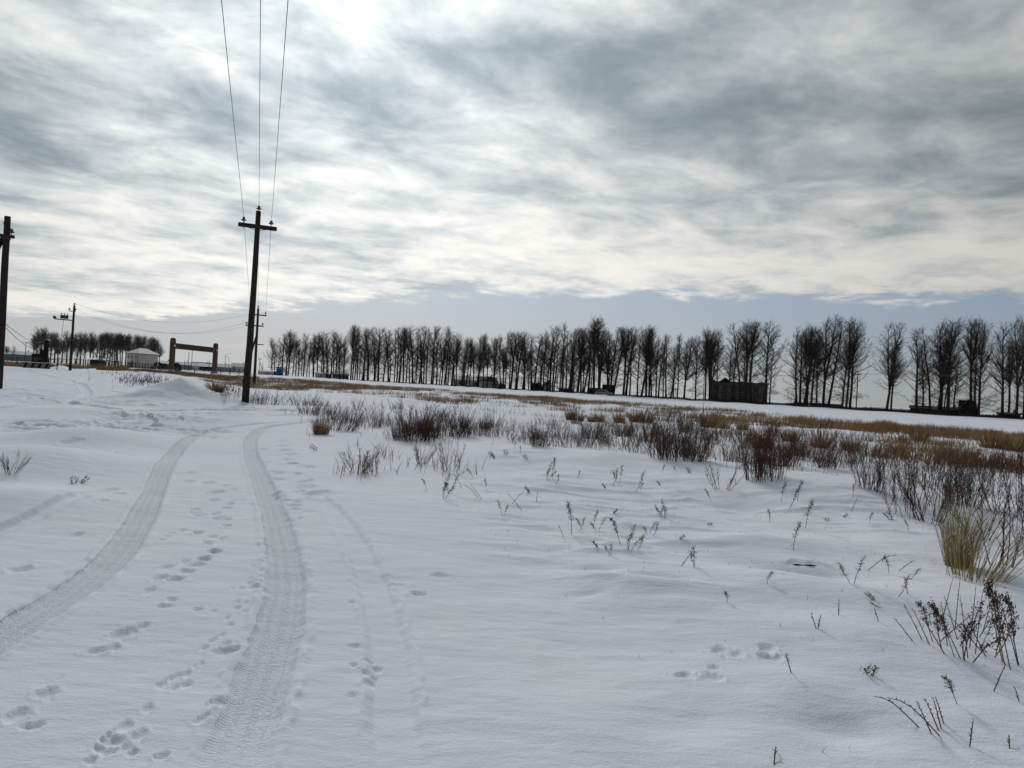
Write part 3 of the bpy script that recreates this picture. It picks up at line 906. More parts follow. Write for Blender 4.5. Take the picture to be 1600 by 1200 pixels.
# cream two-storey house with hipped snowy roof
p = at(222, 238)
t = thing('house', 'cream two-storey house with a snow covered hipped roof beside the grove', 'house', p, face_cam(p, R(38)))
Lx, Ly, Hh = 6.6, 4.6, 4.2
part('wall', MB().box((0, 0, Hh / 2 - .3), (Lx, Ly, Hh + .6)), 'cream', t)
part('plinth', MB().box((0, 0, 0.1), (Lx + .12, Ly + .12, 0.7)), 'concrete', t)
ov = .45
rf = part('roof', MB().poly([(-Lx / 2 - ov, -Ly / 2 - ov, Hh), (Lx / 2 + ov, -Ly / 2 - ov, Hh), (Lx / 2 + ov, Ly / 2 + ov, Hh), (-Lx / 2 - ov, Ly / 2 + ov, Hh),
                            (-Lx / 2 + 2.2, 0, Hh + 1.6), (Lx / 2 - 2.2, 0, Hh + 1.6)], [(0, 1, 5, 4), (1, 2, 5), (2, 3, 4, 5), (3, 0, 4), (3, 2, 1, 0)]), 'snow_cap', t)
part('eaves_board', MB().box((0, 0, Hh - .07), (Lx + 2 * ov + .06, Ly + 2 * ov + .06, .13)), 'dark_metal', t)
part('chimney', MB().box((1.2, .5, Hh + 1.4), (.45, .45, 1.1)), 'red_wall', rf)
for zz in (1.3, 3.2):
    for yy in (-1.5, 0, 1.5):
        if zz < 2 and yy == 0: continue
        window(t, -Lx / 2, yy, zz, .75, 1.05, 'x', -1)
part('porch_roof', MB().box((-Lx / 2 - .6, 0, 2.25), (1.2, 1.6, .14), ry=-.12), 'snow_cap', t)
part('door', MB().box((-Lx / 2 - .04, 0, 1.05), (.08, .8, 1.8)), 'dark_metal', t)
part('downpipe', MB().tube([(-Lx / 2 - .06, -Ly / 2 - .06, 0), (-Lx / 2 - .06, -Ly / 2 - .06, Hh - .2)], .07, 6), 'dark_metal', t)

# entrance gate of brown clad steel
pa, pb = at(268, 166), at(335, 181)
span = math.hypot(pb[0] - pa[0], pb[1] - pa[1])
zb = min(pa[2], pb[2])
t = thing('entrance_gate', 'large brown village entrance gate with two round-topped pillars and a crossbeam', 'gate', (pa[0], pa[1], zb), math.atan2(pb[1] - pa[1], pb[0] - pa[0]))
for sx in (0.0, span):
    pl = MB().box((sx, 0, 2.75), (.84, .80, 6.7))
    arc = [(-.42, 6.1)] + [(-.42 * math.cos(a), 6.1 + .78 * math.sin(a)) for a in np.linspace(0.2, math.pi - .2, 9)] + [(.42, 6.1)]
    n = len(arc)
    pl.poly([(sx + u, -.4, z) for u, z in arc] + [(sx + u, .4, z) for u, z in arc],
            [tuple(range(n)), tuple(2 * n - 1 - k for k in range(n))] + [(k + 1, k, n + k, n + k + 1) for k in range(n - 1)])
    pr = part('pillar', pl, 'gate', t)
    part('emblem', MB().box((sx, -.43, 5.35), (.40, .06, .40), ry=R(45)), 'white_paint', pr)
    part('base_block', MB().box((sx, 0, .1), (1.05, 1.0, .7)), 'concrete', pr)
    part('snow_tip', MB().lathe((sx, 0, 6.8), [(.34, 0), (.26, .12), (.06, .2)], 10), 'snow_cap', pr)
part('crossbeam', MB().box((span / 2, 0, 5.3), (span - .85, .6, 1.15)), 'gate', t)
part('name_board', MB().box((span / 2, -.335, 5.25), (span - 4.0, .06, .62)), 'gate_dark', t)

# dark boxy works with a tall stack, at the far left
p = at(63, 150)
t = thing('boiler_house', 'black box-shaped shed with a tall flared stack at far left', 'shed', p, face_cam(p), None, .74)
part('shed', MB().box((-.6, 0, 1.0), (2.3, 2.4, 2.6)), 'black_paint', t)
part('annex', MB().box((.35, -.35, 1.55), (1.1, 1.4, 3.6)), 'black_paint', t)
st = part('stack', MB().lathe((1.0, 0, -.2), [(.52, 0), (.50, 3.4), (.46, 4.6), (.72, 4.75), (.74, 4.95), (.5, 5.05), (.46, 5.6), (.3, 5.7)], 10), 'black_paint', t)
part('cap', MB().lathe((1.0, 0, 5.6), [(.08, 0), (.62, .06), (.08, .32)], 8), 'dark_metal', st)
part('door', MB().box((-.9, -1.22, .75), (.8, .05, 1.6)), 'dark_metal', t)
part('window', MB().box((-.1, -1.22, 1.2), (.5, .05, .5)), 'glass', t)

# striped concrete barrier
p = at(57, 108)
bt = thing('concrete_barrier', 'low concrete road barrier with dull slanting black stripes at far left', 'barrier', p, face_cam(p), None, (.66, .8, .8))
for i in range(4):
    u = (i - 1.5) * 1.12
    b = part('block', MB().box((u, 0, .35), (1.1, .5, 1.0)), 'dirty_paint', bt)
    part('stripe', MB().poly([(u - .45, -.256, -.1), (u - .05, -.256, -.1), (u + .38, -.256, .82), (u - .02, -.256, .82), (u - .45, -.252, -.1), (u - .05, -.252, -.1), (u + .38, -.252, .82), (u - .02, -.252, .82)],
                             [(0, 1, 2, 3), (7, 6, 5, 4), (0, 4, 5, 1), (1, 5, 6, 2), (2, 6, 7, 3), (3, 7, 4, 0)]), 'black_paint', b)
    part('snow_top', MB().box((u, 0, .88), (1.06, .46, .07)), 'snow_cap', b)

def hut(px, d, w, dp, hw, hr, wall, roof, label, cat='house', axis='x', yaw=0.0, wins=2, name='house', over=.3, door=True):
    p = at(px, d)
    t = thing(name, label, cat, p, face_cam(p, yaw))
    part('wall', MB().box((0, 0, hw / 2 - .3), (w, dp, hw + .6)), wall, t)
    mb = MB()
    if axis == 'y':     # gable end towards the camera, closed with the wall colour
        part('gable', prism(MB(), -w / 2, w / 2, -dp / 2 + .02, dp / 2 - .02, 0, hw, hr - .02), wall, t)
        th = .14
        for sgn in (-1, 1):
            l = math.hypot(w / 2 + over, (hr - hw) * (1 + over / (w / 2)))
            an = math.atan2(hr - hw, w / 2)
            mb.box((sgn * (w / 4 + over / 2), 0, hw + (hr - hw) / 2 - (hr - hw) * over / w + th / 2), (l, dp + 2 * over, th), ry=sgn * an)
    else:
        prism(mb, -w / 2, w / 2, -dp / 2, dp / 2, 0, hw + .003, hr, over)
    rf = part('roof', mb, roof, t)
    part('chimney', MB().box((w * .22, dp * .1, hr + .1), (.45, .45, 1.0)), 'dark_brick', rf)
    for i in range(wins):
        u = -w / 2 + w * (i + .75) / (wins + .5)
        window(t, u, -dp / 2, hw * .52, min(.9, w / (wins + 1) * .5), hw * .38, 'y', -1, 'dark_metal' if wall in ('dark_wall', 'dark_brick', 'red_wall') else 'white_paint')
    if door:
        part('door', MB().box((w * .44 - .45, -dp / 2 - .03, .75), (.75, .06, 1.7)), 'dark_metal', t)
    return t
# houses behind and beside the poplars
hut(724, 275, 7.5, 6, 2.5, 3.6, 'plaster', 'snow_cap', 'pale low house with a snowy roof behind the poplars', yaw=.1)
hut(741, 268, 4.4, 5, 2.3, 3.1, 'plaster', 'snow_cap', 'narrow grey outbuilding with snowy roof between two low houses', 'outbuilding', yaw=.1, wins=1, name='outbuilding')
hut(762, 262, 6.0, 6, 2.3, 4.0, 'plaster', 'dark_roof', 'low pale house with a black gable roof behind the poplars', axis='y', yaw=.25)
hut(779, 262, 4.0, 3, 1.2, 1.7, 'dark_wall', 'dark_roof', 'low dark lean-to right of the black gabled house', 'shed', name='shed', yaw=.2, wins=1)
hut(838, 243, 3.4, 4, 1.4, 2.6, 'dark_wall', 'dark_roof', 'dark brown gabled barn left of the pale hut', 'barn', axis='y', name='barn', yaw=.1, wins=1)
hut(854, 241, 2.6, 4, 1.9, 3.1, 'plaster', 'dark_roof', 'small pale gabled hut among the poplars', 'hut', axis='y', name='hut', yaw=.1, wins=1, door=False)
hut(884, 235, 4.6, 3, 1.0, 1.4, 'dark_wall', 'dark_roof', 'low black shed between the pale hut and the car', 'shed', name='shed', wins=1)
hut(932, 227, 4.2, 4, 1.4, 1.9, 'dark_wall', 'dark_roof', 'flat dark shed just behind the car', 'shed', name='shed', wins=1)
hut(950, 226, 3.6, 4, 1.5, 3.1, 'dark_wall', 'dark_roof', 'steep dark gabled shed behind the front of the car', 'shed', axis='y', name='shed', wins=0, door=False)
hut(532, 305, 6, 5, 2.1, 2.9, 'teal', 'snow_cap', 'small teal house with snowy roof behind the left poplars', yaw=.1, wins=1)
hut(505, 310, 6, 5, 1.9, 2.5, 'plaster', 'snow_cap', 'grey low house behind the left poplars beside a small teal house', yaw=.1, wins=2)

# dark two-storey house
p = at(1152, 211)
t = thing('two_storey_house', 'dark grey two-storey brick house with a small roof gable behind the poplars', 'house', p, face_cam(p, R(4)))
Lx, Ly, Hh = 14.6, 8.5, 5.2
part('wall', MB().box((0, 0, Hh / 2 - .4), (Lx, Ly, Hh + .8)), 'dark_brick', t)
rf = part('roof', MB().box((0, 0, Hh + .14), (Lx + .9, Ly + .9, .26)), 'dark_roof', t)
part('gable', prism(MB(), -4.9, -2.3, -Ly / 2 - .2, 2.0, 0, Hh + .275, Hh + 1.35, .1, 'y'), 'dark_wall', t)
for u_, h_ in ((-6.6, .25), (.2, .18), (5.4, .2)):
    part('parapet_block', MB().box((u_, -Ly / 2 + .3, Hh + .27 + h_ / 2), (.9, .4, h_)), 'dark_brick', t)
part('string_course', MB().box((0, 0, 2.45), (Lx + .08, Ly + .08, .16)), 'dark_wall', t)
for zz, hh in ((1.25, 1.25), (3.75, 1.3)):
    for u in (-6.0, -3.7, -1.3, 1.3, 4.4):
        if zz < 2 and u == 1.3: continue
        window(t, u, -Ly / 2, zz, 1.15, hh, 'y', -1, 'dark_metal')
part('door', MB().box((1.3, -Ly / 2 - .04, .9), (1.1, .08, 2.1)), 'dark_metal', t)
part('pale_panel', MB().box((2.85, -Ly / 2 - .03, 2.3), (.9, .06, 4.4)), 'dirty_paint', t)
part('pale_panel', MB().box((6.2, -Ly / 2 - .03, 2.6), (1.1, .06, 3.6)), 'dirty_paint', t)

# low red panel wall with a small open shelter
p = at(1280, 196)
t = thing('panel_wall', 'low dull red wall of flat panels at the feet of the poplars', 'fence', p, face_cam(p, .1))
for i in range(6):
    part('panel', MB().box((-4.2 + i * 1.66, 0, .45), (1.6, .14, 1.3)), 'red_wall', t)
for i in range(7):
    part('post', MB().box((-5.03 + i * 1.66, .09, .5), (.1, .1, 1.5)), 'dark_metal', t)
p = at(1247, 197)
t = thing('bus_shelter', 'small open shelter with flat dark roof left of the low red wall', 'shelter', p, face_cam(p, .05))
part('roof', MB().box((.3, 0, 2.0), (2.4, 1.3, .12)), 'dark_metal', t)
part('side_panel', MB().box((-.75, 0, .6), (.5, 1.1, 1.5)), 'red_wall', t)
for sx in (-.75, 1.3):
    for sy in (-.5, .5):
        part('post', MB().box((sx, sy, .9), (.08, .08, 2.1)), 'dark_metal', t)
part('bench', MB().box((.4, .3, .45), (1.4, .35, .07)), 'old_wood', t)
# long dark shed and gabled shed at the right
hut(1470, 193, 12.0, 4.5, 1.2, 1.9, 'dark_wall', 'dark_roof', 'long low black shed under the poplars at right', 'shed', name='shed', yaw=.0, wins=0)
hut(1511, 191, 3.3, 4, 1.7, 3.6, 'dark_wall', 'dark_roof', 'small dark shed with a pointed gable at the right', 'shed', axis='y', name='shed', yaw=.1, wins=1)
hut(1577, 187, 4.0, 3, 1.0, 1.4, 'dark_wall', 'dark_roof', 'very low black shed near the right picture edge', 'shed', name='shed', wins=0, door=False)

# blue cabin
p = at(437, 296)
t = thing('blue_cabin', 'bright blue metal cabin standing before the left end of the poplar row', 'cabin', p, face_cam(p, .1))
part('body', MB().box((0, 0, 1.35), (2.4, 2.3, 3.3)), 'blue', t)
part('roof', MB().box((0, 0, 3.07), (2.55, 2.45, .12)), 'blue', t)
part('door', MB().box((.3, -1.17, 1.15), (.9, .05, 2.0)), 'blue', t)
part('band', MB().box((0, -1.165, 2.45), (2.2, .03, .22)), 'grey_metal', t)
# dark shed left of the blue cabin
hut(418, 300, 7, 4, 1.3, 2.0, 'plaster', 'snow_cap', 'low grey shed with snow on its roof left of the blue cabin', 'shed', name='shed', wins=1)

# village beyond the gate
VIL = [(285, 420, 9, 2.6, 4.2, 'teal', 'snow_cap', 'small blue-grey village house seen inside the gate, nearest its left pillar'),
       (302, 440, 10, 2.6, 4.4, 'plaster', 'snow_cap', 'low white village house with snow roof in the middle of the gate opening'),
       (316, 460, 12, 2.4, 5.0, 'teal', 'teal', 'wide blue-grey barn with a grey roof seen through the gate'),
       (326, 420, 9, 2.4, 4.0, 'dark_wall', 'snow_cap', 'dark village house with snow roof seen inside the gate, nearest its right pillar'),
       (346, 410, 9, 2.6, 4.4, 'teal', 'snow_cap', 'blue-grey village house with snow roof just right of the gate'),
       (362, 430, 9, 2.6, 4.0, 'plaster', 'snow_cap', 'pale village house right of the street lamps'),
       (374, 415, 8, 3.2, 5.2, 'plaster', 'snow_cap', 'white village house close left of the tall wooden pole'),
       (258, 330, 5, 2.2, 3.4, 'plaster', 'snow_cap', 'small white outhouse between cream house and gate'),
       (24, 400, 22, 3.0, 4.6, 'teal', 'snow_cap', 'long blue-grey farm building at the far left edge')]
for (px, d, w, hw, hr, wl, rf_, lab) in VIL:
    hut(px, d, w, 7, hw, hr, wl, rf_, lab, wins=3)
# evergreen clump beside the cream house
def evergreen(px, d, w, h, label):
    p = at(px, d)
    rnd = random.Random(px)
    t = thing('evergreen_bush', label, 'bush', p)
    mb = MB(); tr = MB()
    tr.tube([(0, 0, -.2), (0.05, 0, h * .8)], [.09, .03], 5)
    for i in range(420):
        a = rnd.uniform(0, 6.28); z = rnd.random() ** .8
        r = w / 2 * math.sqrt(rnd.random()) * math.sqrt(max(.05, 1 - z * z))
        o = Vector((r * math.cos(a), r * math.sin(a), z * h))
        dr = Vector((math.cos(a), math.sin(a), rnd.uniform(-.1, .9))).normalized()
        mb.spike(o, o + dr * rnd.uniform(.25, .6), .07)
    part('stem', tr, 'bark', t); part('foliage', mb, 'evergreen', t)
evergreen(247, 205, 3.2, 1.7, 'dark evergreen bush in front of the cream house')
evergreen(256, 200, 2.6, 1.5, 'dark evergreen bush between cream house and gate')
evergreen(276, 172, 1.8, 1.7, 'dark bush at the foot of the left gate pillar')
hut(152, 170, 2.4, 2.2, 1.4, 1.7, 'dark_wall', 'snow_cap', 'tiny dark hut with snow on its flat roof left of the cream house', 'hut', name='hut', wins=0)

# ------------------------------------------------------------------ poles and wires
def insulator(mb, c, s=1.0):
    mb.lathe(c, [(.02 * s, 0), (.02 * s, .10 * s), (.055 * s, .10 * s), (.13 * s, .13 * s), (.135 * s, .16 * s), (.05 * s, .20 * s), (.075 * s, .23 * s), (.07 * s, .27 * s), (.03 * s, .31 * s)], 9)
def pole_body(h, r0=.15, r1=.10, bend=.0, seed=1):
    rnd = random.Random(seed)
    n = 9
    pts = [(bend * math.sin(math.pi * i / n) + rnd.gauss(0, .006), rnd.gauss(0, .006), -.4 + (h + .4) * i / n) for i in range(n + 1)]
    return MB().tube(pts, [r0 + (r1 - r0) * i / n for i in range(n + 1)], 12)
WIRES = []
# near pole, 40 m away
p1 = G(383, 629)
top = at_pt(404, 330, math.hypot(p1[0], p1[1]))
h1 = top[2] - p1[2]
lean1 = math.atan2((top - p1)[0] * math.cos(0) , h1)
t = thing('utility_pole', 'tall dark wooden utility pole with one crossarm, nearest to the snow heap', 'utility pole', p1, face_cam(p1), 'wooden utility poles')
bd = part('pole', pole_body(h1, .19, .125, .02, 3), 'pole_wood', t, True)
ca = part('crossarm', MB().box((0.0, -.17, h1 - .82), (1.86, .13, .20)), 'pole_wood', t)
for u in (-.68, .64):
    mb = MB(); insulator(mb, (u, -.17, h1 - .72), 1.0); part('insulator', mb, 'porcelain', t, True)
    part('pin', MB().tube([(u, -.17, h1 - 1.02), (u, -.17, h1 - .6)], .018, 6), 'dark_metal', t)
mb = MB(); insulator(mb, (0, 0, h1 - .02), 1.0); part('insulator', mb, 'porcelain', t, True)
part('bolt', MB().tube([(0, -.30, h1 - .82), (0, .17, h1 - .82)], .022, 6), 'dark_metal', t)
part('brace', MB().tube([(-.5, -.24, h1 - .92), (0, -.20, h1 - 1.02)], .016, 5).tube([(.5, -.24, h1 - .92), (0, -.20, h1 - 1.02)], .016, 5), 'dark_metal', t)
t.rotation_euler = (0, R(0.9), face_cam(p1))
POLE1 = t; bpy.context.view_layer.update()
def tip(t, loc):
    bpy.context.view_layer.update()
    return t.matrix_world @ Vector(loc)
tips1 = [tip(t, (-.68, -.17, h1 - .42)), tip(t, (0, 0, h1 + .26)), tip(t, (.64, -.17, h1 - .42))]
# second pole on the same line
p2 = at(398, 104)
h2 = 10.1
t = thing('utility_pole', 'distant wooden utility pole with side strut, half hidden behind the near pole', 'utility pole', p2, face_cam(p2), 'wooden utility poles')
part('pole', pole_body(h2, .20, .14, 0, 4), 'pole_wood', t, True)
part('crossarm', MB().box((.1, -.18, h2 - .9), (2.0, .13, .16)), 'pole_wood', t)
part('crossarm', MB().box((-.35, -.18, h2 - 2.35), (2.3, .13, .16)), 'pole_wood', t)
part('bracket', MB().box((.45, -.15, h2 - 4.8), (1.0, .09, .12)), 'dark_metal', t)
part('strut', MB().tube([(-1.5, .6, -.3), (-.1, .1, h2 * .62)], [.15, .11], 9), 'pole_wood', t, True)
for u, z in ((-.75, -.82), (.95, -.82), (-1.35, -2.27), (.65, -2.27)):
    mb = MB(); insulator(mb, (u, -.18, h2 + z), 1.2); part('insulator', mb, 'porcelain', t, True)
mb = MB(); insulator(mb, (0, 0, h2 - .02), 1.2); part('insulator', mb, 'porcelain', t, True)
tips2 = [tip(t, (-.75, -.18, h2 - .5)), tip(t, (0, 0, h2 + .3)), tip(t, (.95, -.18, h2 - .5))]
low2 = [tip(t, (-1.35, -.18, h2 - 1.95)), tip(t, (-.9, -.18, h2 - 2.3)), tip(t, (-.3, -.18, h2 - .6))]
# left pole, cut by the picture edge
p3 = G(-3, 608)
top3 = at_pt(11, 338, math.hypot(p3[0], p3[1]))
h3 = top3[2] - p3[2]
t = thing('utility_pole', 'dark wooden pole with a bracket cut by the left picture edge', 'utility pole', p3, face_cam(p3), 'wooden utility poles')
part('pole', pole_body(h3, .20, .15, 0, 5), 'pole_wood', t, True)
part('strut', MB().tube([(-3.2, .4, -.3), (-.12, .1, h3 - 1.05)], [.16, .12], 9), 'pole_wood', t, True)
part('crossarm', MB().box((-.5, -.2, h3 - 1.05), (1.7, .13, .16)), 'pole_wood', t)
part('band', MB().lathe((0, 0, h3 - 1.2), [(.19, 0), (.19, .07)], 12), 'dark_metal', t)
for u in (-1.1, -.6, .2):
    mb = MB(); insulator(mb, (u, -.2, h3 - .97), 1.1); part('insulator', mb, 'porcelain', t, True)
part('jumper', MB().tube([(-.6, -.2, h3 - .7), (-.45, -.25, h3 - .35), (-.2, -.2, h3 - .3), (-.05, -.1, h3 - .75)], .014, 5), 'wire', t)
tips3 = [tip(t, (-1.1, -.2, h3 - .65)), tip(t, (-.6, -.2, h3 - .65)), tip(t, (.2, -.2, h3 - .65))]
# pole with a switch platform
p4 = at(110, 104)
h4 = 7.9
t = thing('utility_pole', 'wooden pole carrying a switch platform on a side arm, before the far grove', 'utility pole', p4, face_cam(p4), 'wooden utility poles')
part('pole', pole_body(h4, .17, .12, 0, 6), 'pole_wood', t, True)
part('platform', MB().box((-.95, -.1, h4 - 1.85), (2.1, .16, .12)), 'dark_metal', t)
sw = part('switch', MB().box((-.95, -.1, h4 - 1.52), (.85, .4, .42)), 'dark_metal', t)
for u in (-1.25, -.95, -.65):
    mb = MB(); insulator(mb, (u, -.1, h4 - 1.32), .8); part('insulator', mb, 'porcelain', sw, True)
part('lamp_head', MB().lathe((-1.95, -.1, h4 - 1.78), [(.05, 0), (.2, .04), (.22, .14), (.08, .3)], 9), 'dark_metal', t)
part('drive_rod', MB().tube([(-1.02, -.1, h4 - 1.9), (-1.15, -.1, 2.6)], .022, 5), 'dark_metal', t)
part('control_box', MB().box((-1.35, -.1, 2.2), (.55, .4, .6)), 'dark_metal', t)
part('box_post', MB().tube([(-1.35, -.1, -.3), (-1.35, -.1, 1.95)], .06, 6), 'dark_metal', t)
part('bracket', MB().box((-.2, -.15, h4 - .75), (.75, .08, .1)), 'dark_metal', t)
for u, z in ((-.5, -.7), (.14, -.68)):
    mb = MB(); insulator(mb, (u, -.15, h4 + z), 1.0); part('insulator', mb, 'porcelain', t, True)
mb = MB(); insulator(mb, (0, 0, h4 - .03), 1.0); part('insulator', mb, 'porcelain', t, True)
tips4 = [tip(t, (-.5, -.15, h4 - .4)), tip(t, (.14, -.15, h4 - .4)), tip(t, (0, 0, h4 + .25))]
t.rotation_euler = (0, R(0.6), face_cam(p4))
# small poles of the village and behind the poplars
def small_pole(px, d, h, label, arm=0.0, lamp=0, m='pole_wood', strut=False, r=.13, name='utility_pole', cat='utility pole'):
    p = at(px, d)
    t = thing(name, label, cat, p, face_cam(p))
    part('pole', pole_body(h, r, r * .7, 0, int(px)), m, t, True)
    if arm:
        part('crossarm', MB().box((0, -.14, h - .5), (arm, .1, .13)), m, t)
        for u in (-.42, .42):
            mb = MB(); insulator(mb, (u * arm, -.14, h - .44), 1.0); part('insulator', mb, 'porcelain', t)
    if lamp:
        part('lamp_arm', MB().tube([(0, 0, h - .1), (.35 * lamp, 0, h + .25), (1.3 * lamp, 0, h + .42)], [.06, .05, .04], 6), m, t)
        part('lamp_head', MB().box((1.6 * lamp, 0, h + .43), (.75, .26, .12), ry=-.1 * lamp), m, t)
    if strut:
        part('strut', MB().tube([(h * .3, 0, -.2), (.05, 0, h * .72)], [r, r * .8], 7), m, t)
    return t, p
small_pole(39, 330, 7.5, 'small distant pole with crossarm left of the black stack', 1.9)
small_pole(264, 300, 4.4, 'short thin post just left of the gate')
small_pole(288, 330, 4.0, 'short post inside the gate, nearest its left pillar')
small_pole(294, 350, 8.0, 'slim village pole inside the gate, second from its left pillar')
small_pole(299, 360, 10.5, 'tallest slim village pole inside the gate', .0)
small_pole(326, 340, 4.8, 'slim post inside the gate, nearest its right pillar')
small_pole(351, 300, 7.0, 'grey street lamp with its arm to the right, just right of the gate', 0, 1, 'grey_metal', name='street_lamp', cat='street lamp', r=.11)
small_pole(357, 310, 6.0, 'shorter grey street lamp second right of the gate', 0, -.6, 'grey_metal', name='street_lamp', cat='street lamp', r=.11)
small_pole(365, 340, 3.2, 'short post between street lamps and tall wooden pole', .9)
small_pole(405, 300, 6.4, 'distant pole with a slanting strut left of the blue cabin', 1.5, strut=True)
small_pole(410, 310, 4.6, 'short plain post left of the blue cabin', 0)
small_pole(384, 212, 2.6, 'short post beside the foot of the tall wooden pole', .5)
LINE = []
for px, d, h, lab in ((700, 330, 7.5, 'thin power pole behind the pale low house'), (870, 282, 7.6, 'thin power pole behind the poplars left of the car'), (1099, 228, 8.0, 'thin power pole between poplars left of the dark two-storey house'),
                      (1338, 185, 8.6, 'thin power pole in the gap right of the low red wall'), (1700, 150, 8.6, 'power pole beyond the right picture edge')):
    t, p = small_pole(px, d, h, lab, 1.4)
    bpy.context.view_layer.update()
    LINE.append([t.matrix_world @ Vector((-.55, -.14, h - .1)), t.matrix_world @ Vector((.0, -.14, h - .35)), t.matrix_world @ Vector((.55, -.14, h - .1))])
small_pole(862, 213, 3.7, 'slim roadside marker post in the snow before the pale hut', r=.05, m='grey_metal', name='marker_post', cat='post')
small_pole(739, 235, 2.6, 'slim roadside marker post in the snow before the pale low house', r=.05, m='grey_metal', name='marker_post', cat='post')
small_pole(1264, 160, 2.9, 'slim roadside marker post in the snow before the low red wall', r=.045, m='grey_metal', name='marker_post', cat='post')

def wire(a, b, sag, r, label, n=28):
    a, b = Vector(a), Vector(b)
    pts = [a.lerp(b, i / n) - Vector((0, 0, sag * 4 * (i / n) * (1 - i / n))) for i in range(n + 1)]
    o = link('overhead_wire', MB().tube([p - a for p in pts], r, 5).mesh('overhead_wire', MAT['wire'], True), None, a)
    return tag(o, label, 'wire', 'overhead wires')
# the next pole of the near line stands behind the photographer, on the same straight line
vb = at_pt(407, 0, 15.0)
mid_dir = (Vector(tips1[1]) - Vector(tips2[1]))
WHERE = ['left', 'middle', 'right']
for k, (topx, u) in enumerate(((346, -1), (407, 0), (450, 1))):
    a = Vector(tips1[k])
    # each wire passes through the top picture edge at a height near its own insulator
    hd = (a.z - EYE[2] - .35) / (ray(topx, 0)[2] / math.hypot(ray(topx, 0)[0], ray(topx, 0)[1]))
    q = Vector(at_pt(topx, 0, hd))
    dirv = (q - a); ln = math.hypot(dirv.x, dirv.y)
    e = a + Vector((dirv.x, dirv.y, 0)) / ln * 62
    f = ln / 62
    sag = (a.z - q.z) / (4 * f * (1 - f))
    wire(a, e, sag, .0085, f'{WHERE[k]} wire running from the near pole up over the viewer', 60)
    wire(tips1[k], tips2[k], .7, .010, f'{WHERE[k]} wire from the near pole to the distant pole behind it')
for k in range(3):
    wire(tips4[k], low2[k], 2.2 - .2 * k, .011, ['lowest', 'middle', 'topmost'][k] + ' drooping wire from the platform pole to the distant pole by the gate')
pb_ = at(62, 190)
for k in range(2):
    d3_ = math.hypot(p3[0], p3[1])
    wire(at_pt(4, 503 + 4 * k, d3_), (pb_[0] + k * .6, pb_[1], pb_[2] + 4.6 - k * .4), .5 + .7 * k, .02, ['upper', 'lower'][k] + ' cable sloping down from the pole at the left picture edge')
for i in range(len(LINE) - 1):
    for k in range(3):
        wire(LINE[i][k], LINE[i + 1][k], .5, .018, ['near', 'middle', 'far'][k] + ' power line wire behind the poplars, ' + ['span behind the pale hut', 'span left of the dark house', 'span over the low red wall', 'span over the right-hand shed'][i])

# ------------------------------------------------------------------ car on the road
p = at(944, 196)
t = thing('car', 'grey five-door car driving on the snowy road before the poplars', 'car', p, math.atan2(-0.84 * -1, -1) + math.pi + R(0))
t.rotation_euler = (0, 0, math.atan2(-0.84, 1.0) + R(12))
def car_profile(pts, w, inset=0.0):
    n = len(pts); mb = MB()
    v = [(x, -w / 2 + (inset if z > .95 else 0), z) for x, z in pts] + [(x, w / 2 - (inset if z > .95 else 0), z) for x, z in pts]
    mb.poly(v, [tuple(range(n)), tuple(2 * n - 1 - k for k in range(n))] + [((k + 1) % n, k, n + k, n + (k + 1) % n) for k in range(n)])
    return mb
body = part('body', car_profile([(-2.2, .35), (2.2, .35), (2.25, .62), (2.15, .86), (1.25, .98), (-2.15, 1.0), (-2.28, .7)], 1.76), 'car_paint', t)
cab = part('cabin', car_profile([(1.15, .985), (.45, 1.52), (-1.5, 1.56), (-2.1, 1.005)], 1.62, .10), 'car_paint', t)
for sy in (-1, 1):
    part('side_window', car_profile([(.92, 1.03), (.40, 1.44), (-1.42, 1.47), (-1.85, 1.05)], .03), 'glass', cab, loc=(0, sy * .715, 0))
part('windscreen', MB().box((.83, 0, 1.25), (.03, 1.3, .72), ry=R(-52)), 'glass', cab)
part('rear_window', MB().box((-1.83, 0, 1.30), (.03, 1.25, .55), ry=R(47)), 'glass', cab)
part('snow_top', MB().box((-.5, 0, 1.585), (1.7, 1.2, .04)), 'snow_cap', cab)
for sx in (-1.38, 1.38):
    for sy in (-.80, .80):
        w_ = part('wheel', MB().tube([(sx, sy - .1, .33), (sx, sy + .1, .33)], .33, 14), 'tyre', t)
        part('rim', MB().tube([(sx, sy - .115, .33), (sx, sy + .115, .33)], .19, 10), 'grey_metal', w_)
for sy in (-.62, .62):
    part('headlight', MB().box((2.2, sy, .72), (.08, .36, .16)), 'white_paint', t)
    part('tail_light', MB().box((-2.24, sy, .80), (.06, .30, .2)), 'lamp_red', t)
part('bumper', MB().box((2.22, 0, .45), (.16, 1.7, .2)).box((-2.24, 0, .45), (.16, 1.7, .2)), 'black_paint', t)

# ------------------------------------------------------------------ fences
def fence(pts, h, step, label, m='old_wood', rails=2):
    P_ = [Vector(p) for p in pts]
    t = thing('fence', label, 'fence', P_[0])
    o = P_[0]
    post = MB().box((0, 0, h / 2 - .2), (.11, .11, h + .4)).mesh('post', MAT[m])
    for a, b in zip(P_[:-1], P_[1:]):
        L = (b - a).length; n = max(1, int(L / step))
        for i in range(n):
            q = a.lerp(b, i / n)
            link('post', post, t, (q.x - o.x, q.y - o.y, ground_z(q.x, q.y) - o.z))
        for r in range(rails):
            z = h * (.9 - .45 * r)
            k = 8
            rp = [a.lerp(b, i / k) for i in range(k + 1)]
            part('rail', MB().tube([(q.x - o.x, q.y - o.y, ground_z(q.x, q.y) - o.z + z) for q in rp], .035, 4), m, t)
    return t
fence([at(x, d) for x, d in ((180, 150), (250, 146), (330, 150), (400, 160))], 1.0, 2.4, 'low rail fence of thin dark posts before the gate and cream house')
